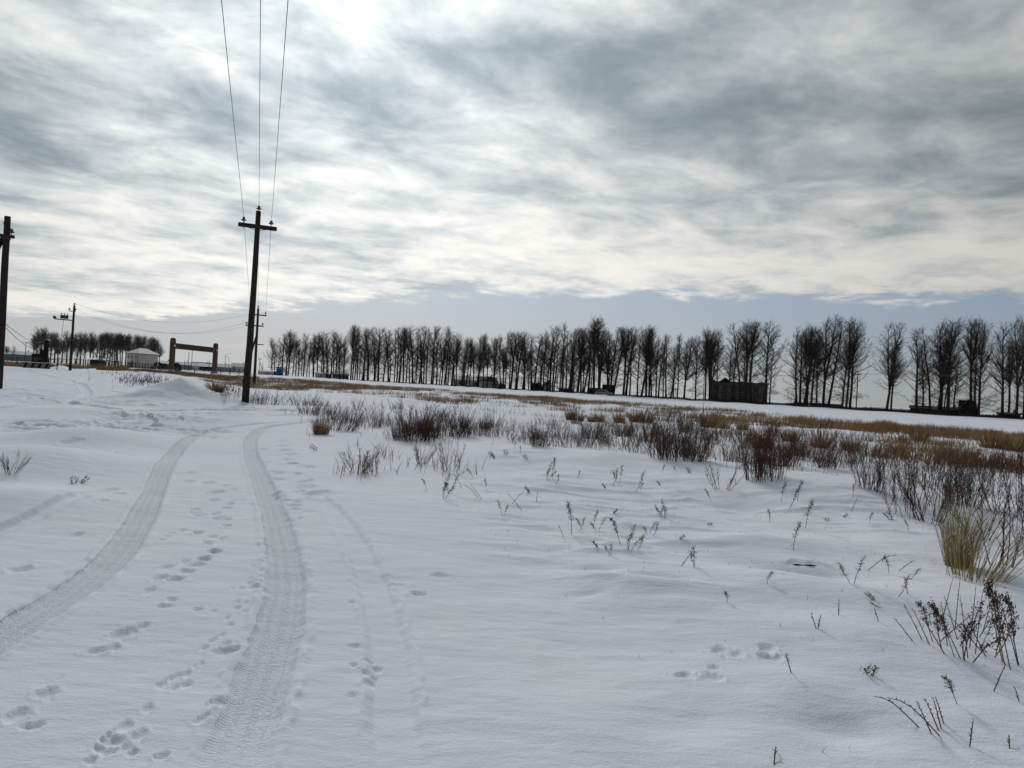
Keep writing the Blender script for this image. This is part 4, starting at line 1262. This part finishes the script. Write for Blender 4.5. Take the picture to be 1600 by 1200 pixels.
fence([at(x, d) for x, d in ((-30, 118), (27, 116), (88, 120))], 1.3, 3.5, 'short dark post fence behind the striped barrier at far left', rails=1)
fence([at(x, d) for x, d in ((76, 128), (130, 140), (190, 170), (240, 200))], 1.3, 3.0, 'dark board fence running from platform pole to cream house', 'dark_wall')

# ------------------------------------------------------------------ dry plants
def grow_shrub(seed, stems, h, spread, twigs, r=.006, lean=(0, 0), droop=0.0, base=.12):
    """many-stemmed leafless shrub; stems and side twigs are returned apart"""
    rnd = random.Random(seed)
    st, tw = MB(), MB()
    for i in range(stems):
        a = rnd.uniform(0, 6.28); q = math.sqrt(rnd.random())
        p = Vector((math.cos(a) * base * q, math.sin(a) * base * q, -.06))
        d = Vector((math.cos(a) * spread * q + lean[0] + rnd.gauss(0, .08), math.sin(a) * spread * q + lean[1] + rnd.gauss(0, .08), 1)).normalized()
        ln = h * rnd.uniform(.32 if stems > 30 else .68, 1.08)
        pts, rad = [p], [r]
        n = 4
        for k in range(n):
            d = (d + Vector((rnd.gauss(0, .11), rnd.gauss(0, .11), .05 - droop * k))).normalized()
            pts.append(pts[-1] + d * ln / n); rad.append(r * (1 - .8 * (k + 1) / n))
        st.tube(pts, rad, 3, cap=False)
        for j in range(twigs):
            t = rnd.uniform(.2, .98) * n
            k = min(int(t), n - 1)
            o = pts[k].lerp(pts[k + 1], t - k)
            ax = (pts[k + 1] - pts[k]).normalized()
            sd = rot_about(ax, ax.orthogonal(), rnd.uniform(.35, .9))
            sd = (rot_about(sd, ax, rnd.uniform(0, 6.28)) + Vector((0, 0, .25))).normalized()
            e = o + sd * ln * rnd.uniform(.10, .30)
            tw.spike(o, e, r * .5)
            if rnd.random() < .6:
                m = o.lerp(e, rnd.uniform(.3, .8))
                sd2 = (sd + Vector((rnd.gauss(0, .5), rnd.gauss(0, .5), rnd.uniform(0, .5)))).normalized()
                tw.spike(m, m + sd2 * ln * rnd.uniform(.06, .16), r * .4)
    return st, tw
def grow_weed(seed, h, heads, lean, seeds=70, hang=.5, r=.0032, headlen=.5):
    """one to three wiry stems with drooping, clotted seed heads"""
    rnd = random.Random(seed)
    st, sd = MB(), MB()
    for i in range(heads):
        hh = h * (1 if i == 0 else rnd.uniform(.5, .9))
        a = rnd.uniform(0, 6.28)
        p = Vector((rnd.uniform(-.02, .02), rnd.uniform(-.02, .02), -.05))
        d = Vector((lean[0] + .25 * math.cos(a) * (i > 0), lean[1] + .25 * math.sin(a) * (i > 0), 1)).normalized()
        pts, rad = [p], [r]
        n = 5
        for k in range(n):
            d = (d + Vector((rnd.gauss(0, .12) + lean[0] * .12, rnd.gauss(0, .12), -.03 * k))).normalized()
            pts.append(pts[-1] + d * (hh + .05) / n); rad.append(r * (1 - .55 * (k + 1) / n))
        st.tube(pts, rad, 4, cap=False)
        for j in range(7):
            t = rnd.uniform(.25, .9) * n; k = min(int(t), n - 1)
            o = pts[k].lerp(pts[k + 1], t - k)
            st.spike(o, o + Vector((rnd.gauss(0, .5), rnd.gauss(0, .5), rnd.uniform(.2, .8))).normalized() * hh * rnd.uniform(.08, .2), r * .6)
        for j in range(int(seeds * 1.05)):
            t = (1 - headlen * rnd.random() ** 1.1) * n; k = min(int(t), n - 1)
            o = pts[k].lerp(pts[k + 1], min(1, t - k)) + Vector((rnd.gauss(0, .003), rnd.gauss(0, .003), 0))
            dr = Vector((rnd.gauss(0, .45), rnd.gauss(0, .45), rnd.uniform(-1.4, .5) * hang * 2)).normalized()
            out = Vector((rnd.gauss(0, 1), rnd.gauss(0, 1), rnd.uniform(-.2, .9))).normalized()
            o2 = o + out * rnd.uniform(.004, .034)
            sd.spike(o, o2 + out * .002, .0009)
            sd.spike(o2, o2 + dr * rnd.uniform(.008, .024), rnd.uniform(.0018, .0040))
    return st, sd
def grow_tussock(seed, n, h, r, flop=.35, wd=.004, lean=(0, 0)):
    rnd = random.Random(seed)
    mb = MB()
    for i in range(n):
        a = rnd.uniform(0, 6.28); q = math.sqrt(rnd.random())
        p = Vector((math.cos(a) * r * q, math.sin(a) * r * q, -.05))
        ln = h * (rnd.uniform(.3, 1.0) if rnd.random() < .8 else rnd.uniform(.9, 1.15))
        d = Vector((math.cos(a) * flop * q + lean[0] + rnd.gauss(0, .12), math.sin(a) * flop * q + lean[1] + rnd.gauss(0, .12), 1)).normalized()
        s_ = d.cross(Vector((rnd.gauss(0, 1), rnd.gauss(0, 1), .1))).normalized() * wd
        m = p + d * ln * .55
        d2 = (d + Vector((math.cos(a) * .25 * q + lean[0] * .3, math.sin(a) * .25 * q, -.12 * rnd.random()))).normalized()
        e = m + d2 * ln * .45
        b = len(mb.v)
        mb.v += [tuple(p - s_), tuple(p + s_), tuple(m + s_ * .8), tuple(m - s_ * .8), tuple(e)]
        mb.f += [(b, b + 1, b + 2, b + 3), (b + 3, b + 2, b + 4)]
    return mb

SH = {}
def shrub_mesh(key, m, *a, **k):
    st, tw = grow_shrub(*a, **k)
    SH[key] = (st.mesh('stems', MAT[m]), tw.mesh('twigs', MAT[m]))
shrub_mesh('dense0', 'shrub', 11, 140, 1.0, .28, 13, r=.0058, base=.50)
shrub_mesh('dense1', 'shrub', 12, 105, 1.0, .26, 13, r=.0058, base=.42)
shrub_mesh('dense2', 'shrub_grey', 13, 60, 1.0, .42, 14, r=.0055, base=.26)
shrub_mesh('low0', 'shrub', 14, 60, 1.0, .30, 10, r=.0075, base=.75)
shrub_mesh('low1', 'shrub_grey', 15, 40, 1.0, .36, 11, r=.0075, base=.7)
shrub_mesh('sparse0', 'shrub_grey', 16, 17, 1.0, .85, 15, r=.0085, base=.22)
shrub_mesh('sparse1', 'shrub_grey', 17, 9, 1.0, .75, 12, r=.009, base=.2)
shrub_mesh('sparse2', 'shrub', 18, 20, 1.0, .36, 15, r=.0058, base=.34)
shrub_mesh('tall0', 'shrub_grey', 19, 7, 1.0, .22, 15, r=.0065, base=.10)
shrub_mesh('tall1', 'shrub_grey', 20, 10, 1.0, .35, 14, r=.0065, base=.14)
shrub_mesh('lean0', 'shrub_grey', 21, 60, 1.0, .35, 9, r=.0075, base=.45, lean=(.55, 0))
KIND = {'dense0': 'dense dark red-brown shrub', 'dense1': 'bristly dark red-brown shrub', 'dense2': 'dense grey-brown shrub', 'low0': 'low bushy red-brown shrub', 'low1': 'low grey-brown shrub',
        'sparse0': 'open twiggy shrub', 'sparse1': 'thin open shrub', 'sparse2': 'reddish twiggy shrub', 'tall0': 'tall thin wiry shrub', 'tall1': 'tall wiry shrub', 'lean0': 'dark shrub leaning right'}
# pixel foot x, y, height in px, width factor, kind
SHRUBS = """495,680,36,.6,tall1 536,674,46,1.0,lean0 588,667,46,1.0,sparse2 560,642,26,.8,sparse0 645,690,66,1.05,dense0 672,684,52,1,dense1 714,682,54,1.0,dense1 733,678,36,1,low0 765,682,52,.8,sparse2
560,741,58,1.05,sparse0 584,738,42,.8,sparse1 601,717,28,.9,sparse1 658,727,46,.9,sparse0 700,737,60,.9,sparse2 845,698,50,1.1,dense2 828,694,40,.9,sparse2 893,699,44,1.2,low1 910,698,34,1,sparse1 945,692,36,.9,dense1 943,702,22,.9,sparse1
994,708,52,1.0,sparse2 975,700,40,1,low1 1060,717,84,1.1,dense0 1045,712,70,.8,sparse2 1078,716,62,.8,dense2 1110,714,54,.8,tall1 1127,767,58,1.0,sparse1 1150,722,44,1.0,low0 1168,712,50,.9,sparse2 1195,748,80,.9,dense1 1213,728,62,1.1,dense0 1182,735,46,.9,low0
1240,712,46,1,low1 1290,732,56,1.0,dense2 1312,728,44,1,low1 1267,722,40,1,low0 1360,766,80,.95,dense2 1330,735,50,1,sparse2 1340,725,40,1,low1 1420,808,100,.85,sparse2 1408,780,62,1,sparse2 1457,818,104,.85,sparse0 1480,800,84,1,sparse2 1505,790,86,1,dense2 1455,760,60,1,low1 1540,770,70,1,sparse2
1568,886,150,1.0,tall0 1588,800,120,.9,tall1 1560,800,90,1,tall1 1597,868,110,.8,tall0 1532,840,90,1,sparse1
16,742,34,1.1,sparse0 416,632,28,1.5,low0 398,630,22,1,low0 470,634,24,1.4,low1 488,634,18,1.3,low1 506,636,14,1,sparse1 345,617,22,1.2,low0 360,622,15,1.3,low1 352,632,16,.8,sparse1
1130,690,40,1,low1 1025,690,40,1.1,low0 870,672,22,1.3,low1 808,690,20,1.2,low1 770,668,18,1.2,low0 620,640,18,1,low1 690,652,16,1,low0"""
shr = []
for tok in SHRUBS.split():
    a, b, h, w, k = tok.split(',')
    shr.append((float(a), float(b), float(h), float(w), k))
_r = random.Random(404)
for i in range(74):          # lower scrub filling the belt between and behind the large shrubs
    bx = 480 + (1640 - 480) * ((i + _r.random()) / 74)
    by = horizon(bx) + _r.uniform(52, 92) + max(0, (bx - 1250)) * .06
    if bx < 620: by = horizon(bx) + _r.uniform(60, 80)
    if bx > 1330 and i % 2: continue
    if any(abs(bx - q[0]) < 6 and abs(by - q[1]) < 5 for q in shr): by -= 8
    shr.append((round(bx, 1), round(by, 1), _r.uniform(18, 38) * (1 + max(0, bx - 1200) / 1400), _r.uniform(.8, 1.5), _r.choice(('low0', 'low0', 'low1', 'sparse2', 'sparse2', 'dense1') if bx < 1300 else ('low1', 'sparse2', 'sparse2', 'low0'))))
shr.sort()
count = {}
tot = {}
for q in shr: tot[q[4]] = tot.get(q[4], 0) + 1
random.seed(77)
for (bx, by, hp, wf, k) in shr:
    p = G(bx, by)
    d = math.hypot(p[0], p[1])
    h = hp / FPX * d * .92
    count[k] = count.get(k, 0) + 1
    lab = f'leafless {KIND[k]} in the snow, {nth(count[k])} of its look from the left'
    near = ' and '.join(())
    t = thing('leafless_shrub', lab, 'shrub', p, random.uniform(-.5, .5) if k == 'lean0' else random.uniform(0, 6.28), 'leafless shrubs', (h * wf, h * wf, h))
    link('stems', SH[k][0], t)['kind'] = 'stuff'; link('twigs', SH[k][1], t)['kind'] = 'stuff'

WD = {}
def weed_mesh(key, *a, **k):
    st, sd = grow_weed(*a, **k)
    WD[key] = (st.mesh('stem', MAT['weed']), sd.mesh('seed_head', MAT['seed']))
weed_mesh('single', 31, .30, 1, (.04, 0), 90)
weed_mesh('bent', 32, .30, 1, (.30, 0), 70, r=.004)
weed_mesh('twin', 33, .30, 2, (.06, 0), 60)
weed_mesh('triple', 34, .30, 3, (-.08, 0), 50)
weed_mesh('nod', 35, .30, 1, (-.45, .1), 110, hang=.9, headlen=.5)
weed_mesh('stub', 36, .10, 2, (.2, 0), 34, headlen=.8)
WKIND = {'single': 'upright dry weed with a clotted seed head', 'bent': 'dry weed bent to the right', 'twin': 'dry weed with two seed heads', 'triple': 'branching dry weed with three seed heads',
         'nod': 'nodding dry weed leaning left', 'stub': 'dark dead plant tip poking from snow'}
WEEDS = """760,768,18,single 775,716,9,stub 767,713,9,stub 793,712,9,stub 805,700,10,single 812,712,14,single 822,718,9,stub 785,808,27,twin 693,780,40,triple 668,766,18,nod 704,772,34,twin 855,752,30,triple 862,750,34,single 868,757,18,bent 901,748,14,bent
893,838,52,single 903,831,26,bent 911,830,22,nod 928,829,30,single 934,830,24,twin 972,852,48,nod 982,862,42,triple 994,862,30,bent 952,869,22,twin 936,856,12,stub 1014,836,22,twin 1019,838,26,bent 1038,812,30,triple 1030,808,20,twin
956,803,10,stub 948,763,9,stub 966,756,32,twin 957,760,30,bent 992,770,34,bent 1000,768,14,single 1032,759,8,stub 1036,740,14,single 1055,740,11,single 1081,740,10,stub 1112,786,22,nod 1106,821,6,stub 1060,843,9,stub 1083,888,38,twin
1201,818,20,single 1222,787,30,single 1231,800,34,bent 1247,785,30,single 1260,826,42,single 1290,813,6,stub 1240,860,42,single 1331,912,44,twin 1388,898,24,single 1386,800,24,bent 1391,812,14,stub 1334,778,20,single 1316,810,8,stub 1402,932,36,bent 1364,938,12,stub
1420,906,18,bent 1198,914,18,single 1138,944,18,single 1360,818,16,single 1500,1104,44,nod 1352,1052,22,stub 1418,830,14,single 1462,1005,62,nod 1478,1020,78,nod 1496,1030,70,nod 1508,1032,86,triple 1585,1050,128,nod 1576,1040,112,nod 1598,1044,104,nod 1530,1012,44,twin 1550,1026,60,bent
235,656,8,stub 243,660,7,stub 284,656,7,stub 118,757,12,stub 126,756,12,stub 540,720,12,single 490,705,8,stub 487,702,8,stub 740,748,16,nod 830,770,12,stub"""
wd = []
for tok in WEEDS.split():
    a, b, h, k = tok.split(',')
    wd.append((float(a), float(b), float(h), k))
wd.sort()
count = {}
for (bx, by, hp, k) in wd:
    p = G(bx, by)
    d = math.hypot(p[0], p[1])
    h = hp / FPX * d
    count[k] = count.get(k, 0) + 1
    lab = f'{WKIND[k]}, {nth(count[k])} of its kind from the left'
    sc = h / (.10 if k == 'stub' else .30)
    wdt = min(max(sc, .8), 1.35) if k != 'stub' else max(sc * 1.1, .9)
    rz = random.uniform(-.5, .5) if k in ('bent', 'nod') else random.uniform(0, 6.28)
    t = thing('dry_weed', lab, 'weed', p, rz, 'dry weeds on the open snow', (wdt, wdt, sc))
    link('stem', WD[k][0], t); link('seed_head', WD[k][1], t)['kind'] = 'stuff'

# bare stalks: pixel foot -> pixel tip, lying in a plane across the view
STALKS = """1236,1052,1227,1020 1275,985,1267,958 1278,985,1283,960 1310,963,1311,935 1515,1170,1521,1122 1577,1168,1576,1150 1553,1082,1572,1036 1462,1150,1386,1090 1455,1148,1432,1096 1466,1144,1445,1092 1470,1142,1458,1090 1474,1132,1461,1088
1428,1134,1366,1088 1592,1098,1586,1075 1425,1002,1396,965 1368,950,1352,944 1372,970,1366,950 1405,894,1430,875 1358,896,1402,868 1378,880,1384,865 1330,800,1340,778 720,762,704,740 745,778,722,758 752,780,735,757 838,785,840,767 800,790,818,768 815,800,792,770
880,838,872,820 1418,930,1412,898 1065,886,1082,862 1470,980,1490,900 1492,985,1500,905 1535,990,1560,905 1480,1010,1470,940 1515,1015,1525,915 1530,1000,1560,950 1495,1000,1475,930 1210,1190,1212,1170 1440,1000,1412,945 1452,1008,1425,950 1475,1022,1440,965 1500,1030,1462,950 1512,1030,1500,930 1524,1022,1536,920 1540,1028,1505,960 1556,1026,1580,930 1566,1036,1545,940 1590,1044,1560,930 1500,1010,1545,955 1470,1004,1520,960 1534,1020,1480,960"""
def wrd(x, y):
    return 'near the lower right corner' if y > 1000 and x > 1300 else ('right of the wheel tracks' if x < 1000 else 'on the right hand snow')
sk = sorted(tuple(float(q) for q in tok.split(',')) for tok in STALKS.split())
cw = {}
for i, (ax, ay, bx, by) in enumerate(sk):
    p = Vector(G(ax, ay)); d = math.hypot(p.x, p.y)
    q = Vector(at_pt(bx, by, d * random.uniform(.97, 1.03)))
    v = q - p
    rnd = random.Random(i)
    arch = Vector((0, 0, v.length * (.16 if abs(v.x) > v.z else .03)))
    pts = [v * f + arch * 4 * f * (1 - f) * (1 if 0 < f < 1 else 0) for f in (0, .25, .5, .75, 1)]
    pts[0] = pts[0] - v.normalized() * .06
    mb = MB().tube(pts, [.0034, .0031, .0027, .0022, .0012], 5)
    for j in range(9):
        f = rnd.uniform(.15, .95)
        o = v * f + arch * 4 * f * (1 - f)
        mb.spike(o, o + Vector((rnd.gauss(0, 1), rnd.gauss(0, 1), .6)).normalized() * .018, .003)
    w = wrd(ax, ay)
    cw[w] = cw.get(w, 0) + 1
    o = link('dry_stalk', mb.mesh('dry_stalk', MAT['weed']), None, p)
    tag(o, f'thin bare dry stalk {w}, {nth(cw[w])} from the left there', 'stalk', 'bare dry stalks')

# dark strip added for the shade of the crack in the hollow
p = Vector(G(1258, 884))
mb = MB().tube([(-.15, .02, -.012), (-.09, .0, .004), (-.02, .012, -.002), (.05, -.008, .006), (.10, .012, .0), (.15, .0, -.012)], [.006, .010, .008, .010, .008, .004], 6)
tag(link('crack_shade', mb.mesh('crack_shade', MAT['pole_wood']), None, p), 'dark strip added as the shaded crack of a small snow hollow at right', 'crack_shade')

# tussocks one can pick out
TU = {}
TU['big'] = grow_tussock(51, 420, 1.0, .14, .34, .0030, (.14, 0)).mesh('tussock', MAT['straw'])
TU['gold'] = grow_tussock(52, 260, 1.0, .38, .5, .011).mesh('tussock', MAT['straw_brown'])
TU['mid'] = grow_tussock(53, 260, 1.0, .42, .45, .012).mesh('tussock', MAT['straw'])
TU['loose'] = grow_tussock(54, 120, 1.0, .30, .55, .0045, (.25, 0)).mesh('tussock', MAT['straw'])
TUSS = [(1495, 886, 112, .82, 'big', 'large straw-coloured grass tussock at the right, biggest of all'), (1522, 905, 110, .95, 'loose', 'loose pale grass splaying from the right side of the large tussock'),
        (502, 679, 34, .75, 'gold', 'golden grass tuft beside the lane under the pole'), (338, 612, 20, 1.2, 'gold', 'round golden grass tuft right of the snow heap'),
        (891, 657, 20, .8, 'gold', 'golden tuft, leftmost in the line beyond the middle shrubs'), (908, 658, 13, .8, 'gold', 'small golden tuft, second in the line beyond the middle shrubs'),
        (925, 660, 16, .9, 'gold', 'golden tuft, third in the line beyond the middle shrubs'), (938, 659, 18, .8, 'gold', 'golden tuft, fourth in the line beyond the middle shrubs'),
        (967, 661, 24, .75, 'gold', 'upright golden tuft, fifth in the line beyond the middle shrubs'), (993, 660, 24, .9, 'gold', 'golden tuft, sixth in the line beyond the middle shrubs'), (1010, 661, 24, .9, 'gold', 'golden tuft, seventh in the line, close left of the tallest shrub'),
        (1105, 668, 26, 1., 'gold', 'golden tuft close right of the tallest shrub'), (1130, 670, 18, 1., 'mid', 'pale tuft second right of the tallest shrub'), (1160, 672, 18, 1., 'gold', 'golden tuft third right of the tallest shrub'),
        (1190, 700, 36, .9, 'gold', 'rusty grass tuft behind the right hand shrubs'), (1282, 700, 28, .9, 'gold', 'rusty grass tuft left of the bushiest right shrub'), (1405, 712, 26, 1., 'gold', 'brown tuft beyond the right shrubs, left of a pale tuft'),
        (1480, 716, 26, 1.2, 'mid', 'pale wide tuft beyond the right shrubs'), (1517, 718, 18, .9, 'gold', 'small brown tuft right of a pale wide tuft'), (1550, 700, 28, 1.2, 'gold', 'wide brown tuft near the right picture edge'), (1590, 706, 30, 1.2, 'mid', 'pale tuft cut by the right picture edge'),
        (1330, 705, 24, 1.1, 'gold', 'brown tuft behind a grey-brown shrub at right'), (1440, 690, 20, 1.2, 'gold', 'brown tuft amid the far right grass'), (1235, 690, 26, 1., 'gold', 'brown tuft behind the right shrub group')]
for (bx, by, hp, wf, k, lab) in TUSS:
    p = G(bx, by)
    h = hp / FPX * math.hypot(p[0], p[1])
    o = link('grass_tussock', TU[k], None, p)
    o.scale = (h * wf, h * wf, h)
    o.rotation_euler = (0, 0, 0 if k in ('big', 'loose') else random.uniform(0, 6.28))
    tag(o, lab, 'grass tussock', 'grass tussocks')

# ------------------------------------------------------------------ field of dry grass (uncountable)
def grass_mesh(name, X, Y, hmin, hmax, wd, m, seed, clump=1.0):
    rg = np.random.default_rng(seed)
    n = len(X)
    Z = terrain(X, Y) - .03
    h = rg.uniform(hmin, hmax, n) * clump
    a = rg.uniform(0, 2 * np.pi, n)
    lx = rg.normal(.10, .22, n); ly = rg.normal(0, .22, n)
    sx = np.cos(a) * wd; sy = np.sin(a) * wd
    b0 = np.stack([X - sx, Y - sy, Z], -1); b1 = np.stack([X + sx, Y + sy, Z], -1)
    mx = X + lx * h * .45; my = Y + ly * h * .45; mz = Z + h * .55
    m0 = np.stack([mx - sx * .8, my - sy * .8, mz], -1); m1 = np.stack([mx + sx * .8, my + sy * .8, mz], -1)
    tp = np.stack([X + lx * h * 1.2, Y + ly * h * 1.2, Z + h * .97], -1)
    co = np.stack([b0, b1, m1, m0, tp], 1).reshape(-1, 3).astype(np.float32)
    k = np.arange(n)[:, None] * 5
    q = (k + np.array([[0, 1, 2, 3]])); t = (k + np.array([[3, 2, 4]]))
    me = bpy.data.meshes.new(name)
    me.vertices.add(len(co)); me.vertices.foreach_set('co', co.ravel())
    me.loops.add(n * 7)
    me.loops.foreach_set('vertex_index', np.concatenate([q, t], 1).ravel().astype(np.int32))
    me.polygons.add(2 * n)
    ls = (np.arange(n)[:, None] * 7 + np.array([[0, 4]])).ravel().astype(np.int32)
    me.polygons.foreach_set('loop_start', ls)
    me.update(calc_edges=True)
    me.materials.append(m)
    return me
def grass_material():
    m, t, b = mat('field_grass')
    geo = t.n('ShaderNodeNewGeometry')
    f = t.smooth(t.noise(geo.outputs['Position'], .35, 4, .6), .35, .65)
    g = t.smooth(t.noise(geo.outputs['Position'], 9.0, 2, .6), .3, .7)
    c = t.mix(f, (0.225, 0.128, 0.062), (0.37, 0.245, 0.12))
    c = t.mix(t.m('MULTIPLY', g, .32), c, (0.12, 0.07, 0.04))
    t.put(b.inputs['Base Color'], c)
    b.inputs['Roughness'].default_value = .95
    b.inputs['Specular IOR Level'].default_value = .1
    return m
MAT['field_grass'] = grass_material()
far_px = np.array([150, 200, 250, 330, 400, 500, 600, 700, 800, 1000, 1200, 1400, 1590, 2100], float)
far_d = np.array([128, 132, 138, 142, 150, 155, 152, 138, 122, 104, 87, 74, 62, 50], float)
near_d = np.array([118, 120, 118, 100, 82, 80, 74, 58, 46, 33, 28, 24, 21, 18], float)
rg = np.random.default_rng(9)
N = 900000
apx = rg.uniform(150, 2100, N)
t_ = (apx - 800) / FPX
fd = np.interp(apx, far_px, far_d); nd_ = np.interp(apx, far_px, near_d)
u = rg.random(N)
dd = np.sqrt(nd_ ** 2 + u * (fd ** 2 - nd_ ** 2))
az = np.arctan(t_)
X = np.sin(az) * dd; Y = np.cos(az) * dd
f = (dd - nd_) / (fd - nd_)
patch = fbm(X / 8, Y / 12, 3, 201) * .75 + fbm(X / 1.7, Y / 2.0, 2, 203) * .80
f = f + .22 * fbm(X / 12, Y / 12, 2, 205)
band = np.exp(-((f - .74) / .26) ** 2)
left = 1 - sst(apx, 520, 760)
thr = .20 - .46 * band - .28 * left * (f > .02) + .10 * (1 - sst(apx, 900, 1200))
keep = (patch > thr) & (rg.random(N) < np.clip((patch - thr) * 1.6 + .04, 0, .50))
# area weighting: the fan gets wide with distance
keep &= rg.random(N) < np.clip(fd / 110 * .75, .3, 1)
X, Y = X[keep], Y[keep]
cl = 0.75 + .35 * fbm(X / 2.2, Y / 2.2, 2, 207)
tag(link('dry_grass', grass_mesh('dry_grass', X, Y, .25, .70, .012, MAT['field_grass'], 3, cl)), 'brown dry grass standing in patches across the snowy field', 'grass', kind='stuff')
print('grass blades', len(X))
X2, Y2 = [], []
for (bx, by, hp, wf, k) in shr:
    if bx < 470 or by > 760: continue
    g = G0(bx, by); dg = math.hypot(g[0], g[1])
    m_ = int(8 + hp * .45)
    X2.append(g[0] + rg.normal(0, hp * wf * .55 / FPX * dg, m_)); Y2.append(g[1] + rg.normal(0.1, .45, m_))
X2 = np.concatenate(X2); Y2 = np.concatenate(Y2)
tag(link('shrub_grass', grass_mesh('shrub_grass', X2, Y2, .12, .42, .0055, MAT['field_grass'], 8)), 'thin rusty grass growing up among the leafless shrubs', 'grass', kind='stuff')
# thin stubble through the snow in front of it
N = 26000
apx = rg.uniform(430, 2000, N); t_ = (apx - 800) / FPX
lo = np.interp(apx, far_px, near_d) * .85; hi = np.interp(apx, far_px, far_d) * 1.0
dd = lo + (hi - lo) * rg.random(N)
X = np.sin(np.arctan(t_)) * dd; Y = np.cos(np.arctan(t_)) * dd
keep = fbm(X / 4, Y / 4, 3, 211) > .12
X, Y = X[keep], Y[keep]
tag(link('stubble', grass_mesh('stubble', X, Y, .10, .32, .009, MAT['field_grass'], 4)), 'thin brown stubble poking through the snow of the field', 'stubble', kind='stuff')
# weeds on the left lot beside the heap
rg = np.random.default_rng(15)
apx = np.concatenate([rg.normal(225, 22, 420), rg.normal(190, 30, 160), rg.normal(350, 20, 160)])
apy = np.concatenate([rg.normal(600, 4, 420), rg.normal(590, 4, 160), rg.normal(606, 4, 160)])
pts = np.array([G0(a, max(b, horizon(a) + 8)) for a, b in zip(apx, apy)])
ok = np.hypot(pts[:, 0], pts[:, 1]) < 105
tag(link('lot_weeds', grass_mesh('lot_weeds', pts[ok, 0], pts[ok, 1], .2, .6, .022, MAT['weed'], 5)), 'scattered thin dry weeds on the snowy lot behind the heap', 'weeds', kind='stuff')
# dark undergrowth along the foot of the poplar row
N = 26000
apx = rg.uniform(560, 1720, N); t_ = (apx - 800) / FPX
off = rg.normal(1.5, 2.2, N)
dd = (235.0 + off * 1.306) / (1 + .84 * t_) * np.hypot(1, t_)
X = np.sin(np.arctan(t_)) * dd; Y = np.cos(np.arctan(t_)) * dd
cl = .45 + .55 * sst(apx, 900, 1250) + .5 * fbm(X / 5, Y / 5, 2, 221)
MAT['undergrowth'] = simple('undergrowth', (0.035, 0.027, 0.023), (0.07, 0.055, 0.045), .5, .95)
tag(link('undergrowth', grass_mesh('undergrowth', X, Y, .35, 1.1, .05, MAT['undergrowth'], 6, np.clip(cl, .15, 1.3))), 'dark leafless undergrowth along the feet of the poplar row', 'undergrowth', kind='stuff')
# brown weeds along the far left fence
N = 5000
apx = rg.uniform(-40, 200, N); t_ = (apx - 800) / FPX
dd = 117 + rg.normal(0, 3, N) + np.clip(apx - 80, 0, 200) * .25
X = np.sin(np.arctan(t_)) * dd; Y = np.cos(np.arctan(t_)) * dd
keep = fbm(X / 4, Y / 4, 2, 231) > -.25
tag(link('fence_weeds', grass_mesh('fence_weeds', X[keep], Y[keep], .3, .9, .03, MAT['field_grass'], 7)), 'brown dry weeds along the far left fence', 'weeds', kind='stuff')


# bits of broken stalk and chaff lying on the snow around the weeds
rg = np.random.default_rng(77)
N = 1500
apx = rg.uniform(560, 1650, N)
apy = horizon(apx) + 70 + rg.gamma(2.0, 60, N)
ok = (apy < 1180) & (apy < horizon(apx) + 60 + (apx - 520) * .75)
pts = np.array([G0(a, b) for a, b in zip(apx[ok], apy[ok])])
tag(link('snow_litter', grass_mesh('snow_litter', pts[:, 0], pts[:, 1], .035, .07, .0022, MAT['seed'], 12)), 'tiny dark bits of stalk and chaff scattered on the snow', 'litter', kind='stuff')
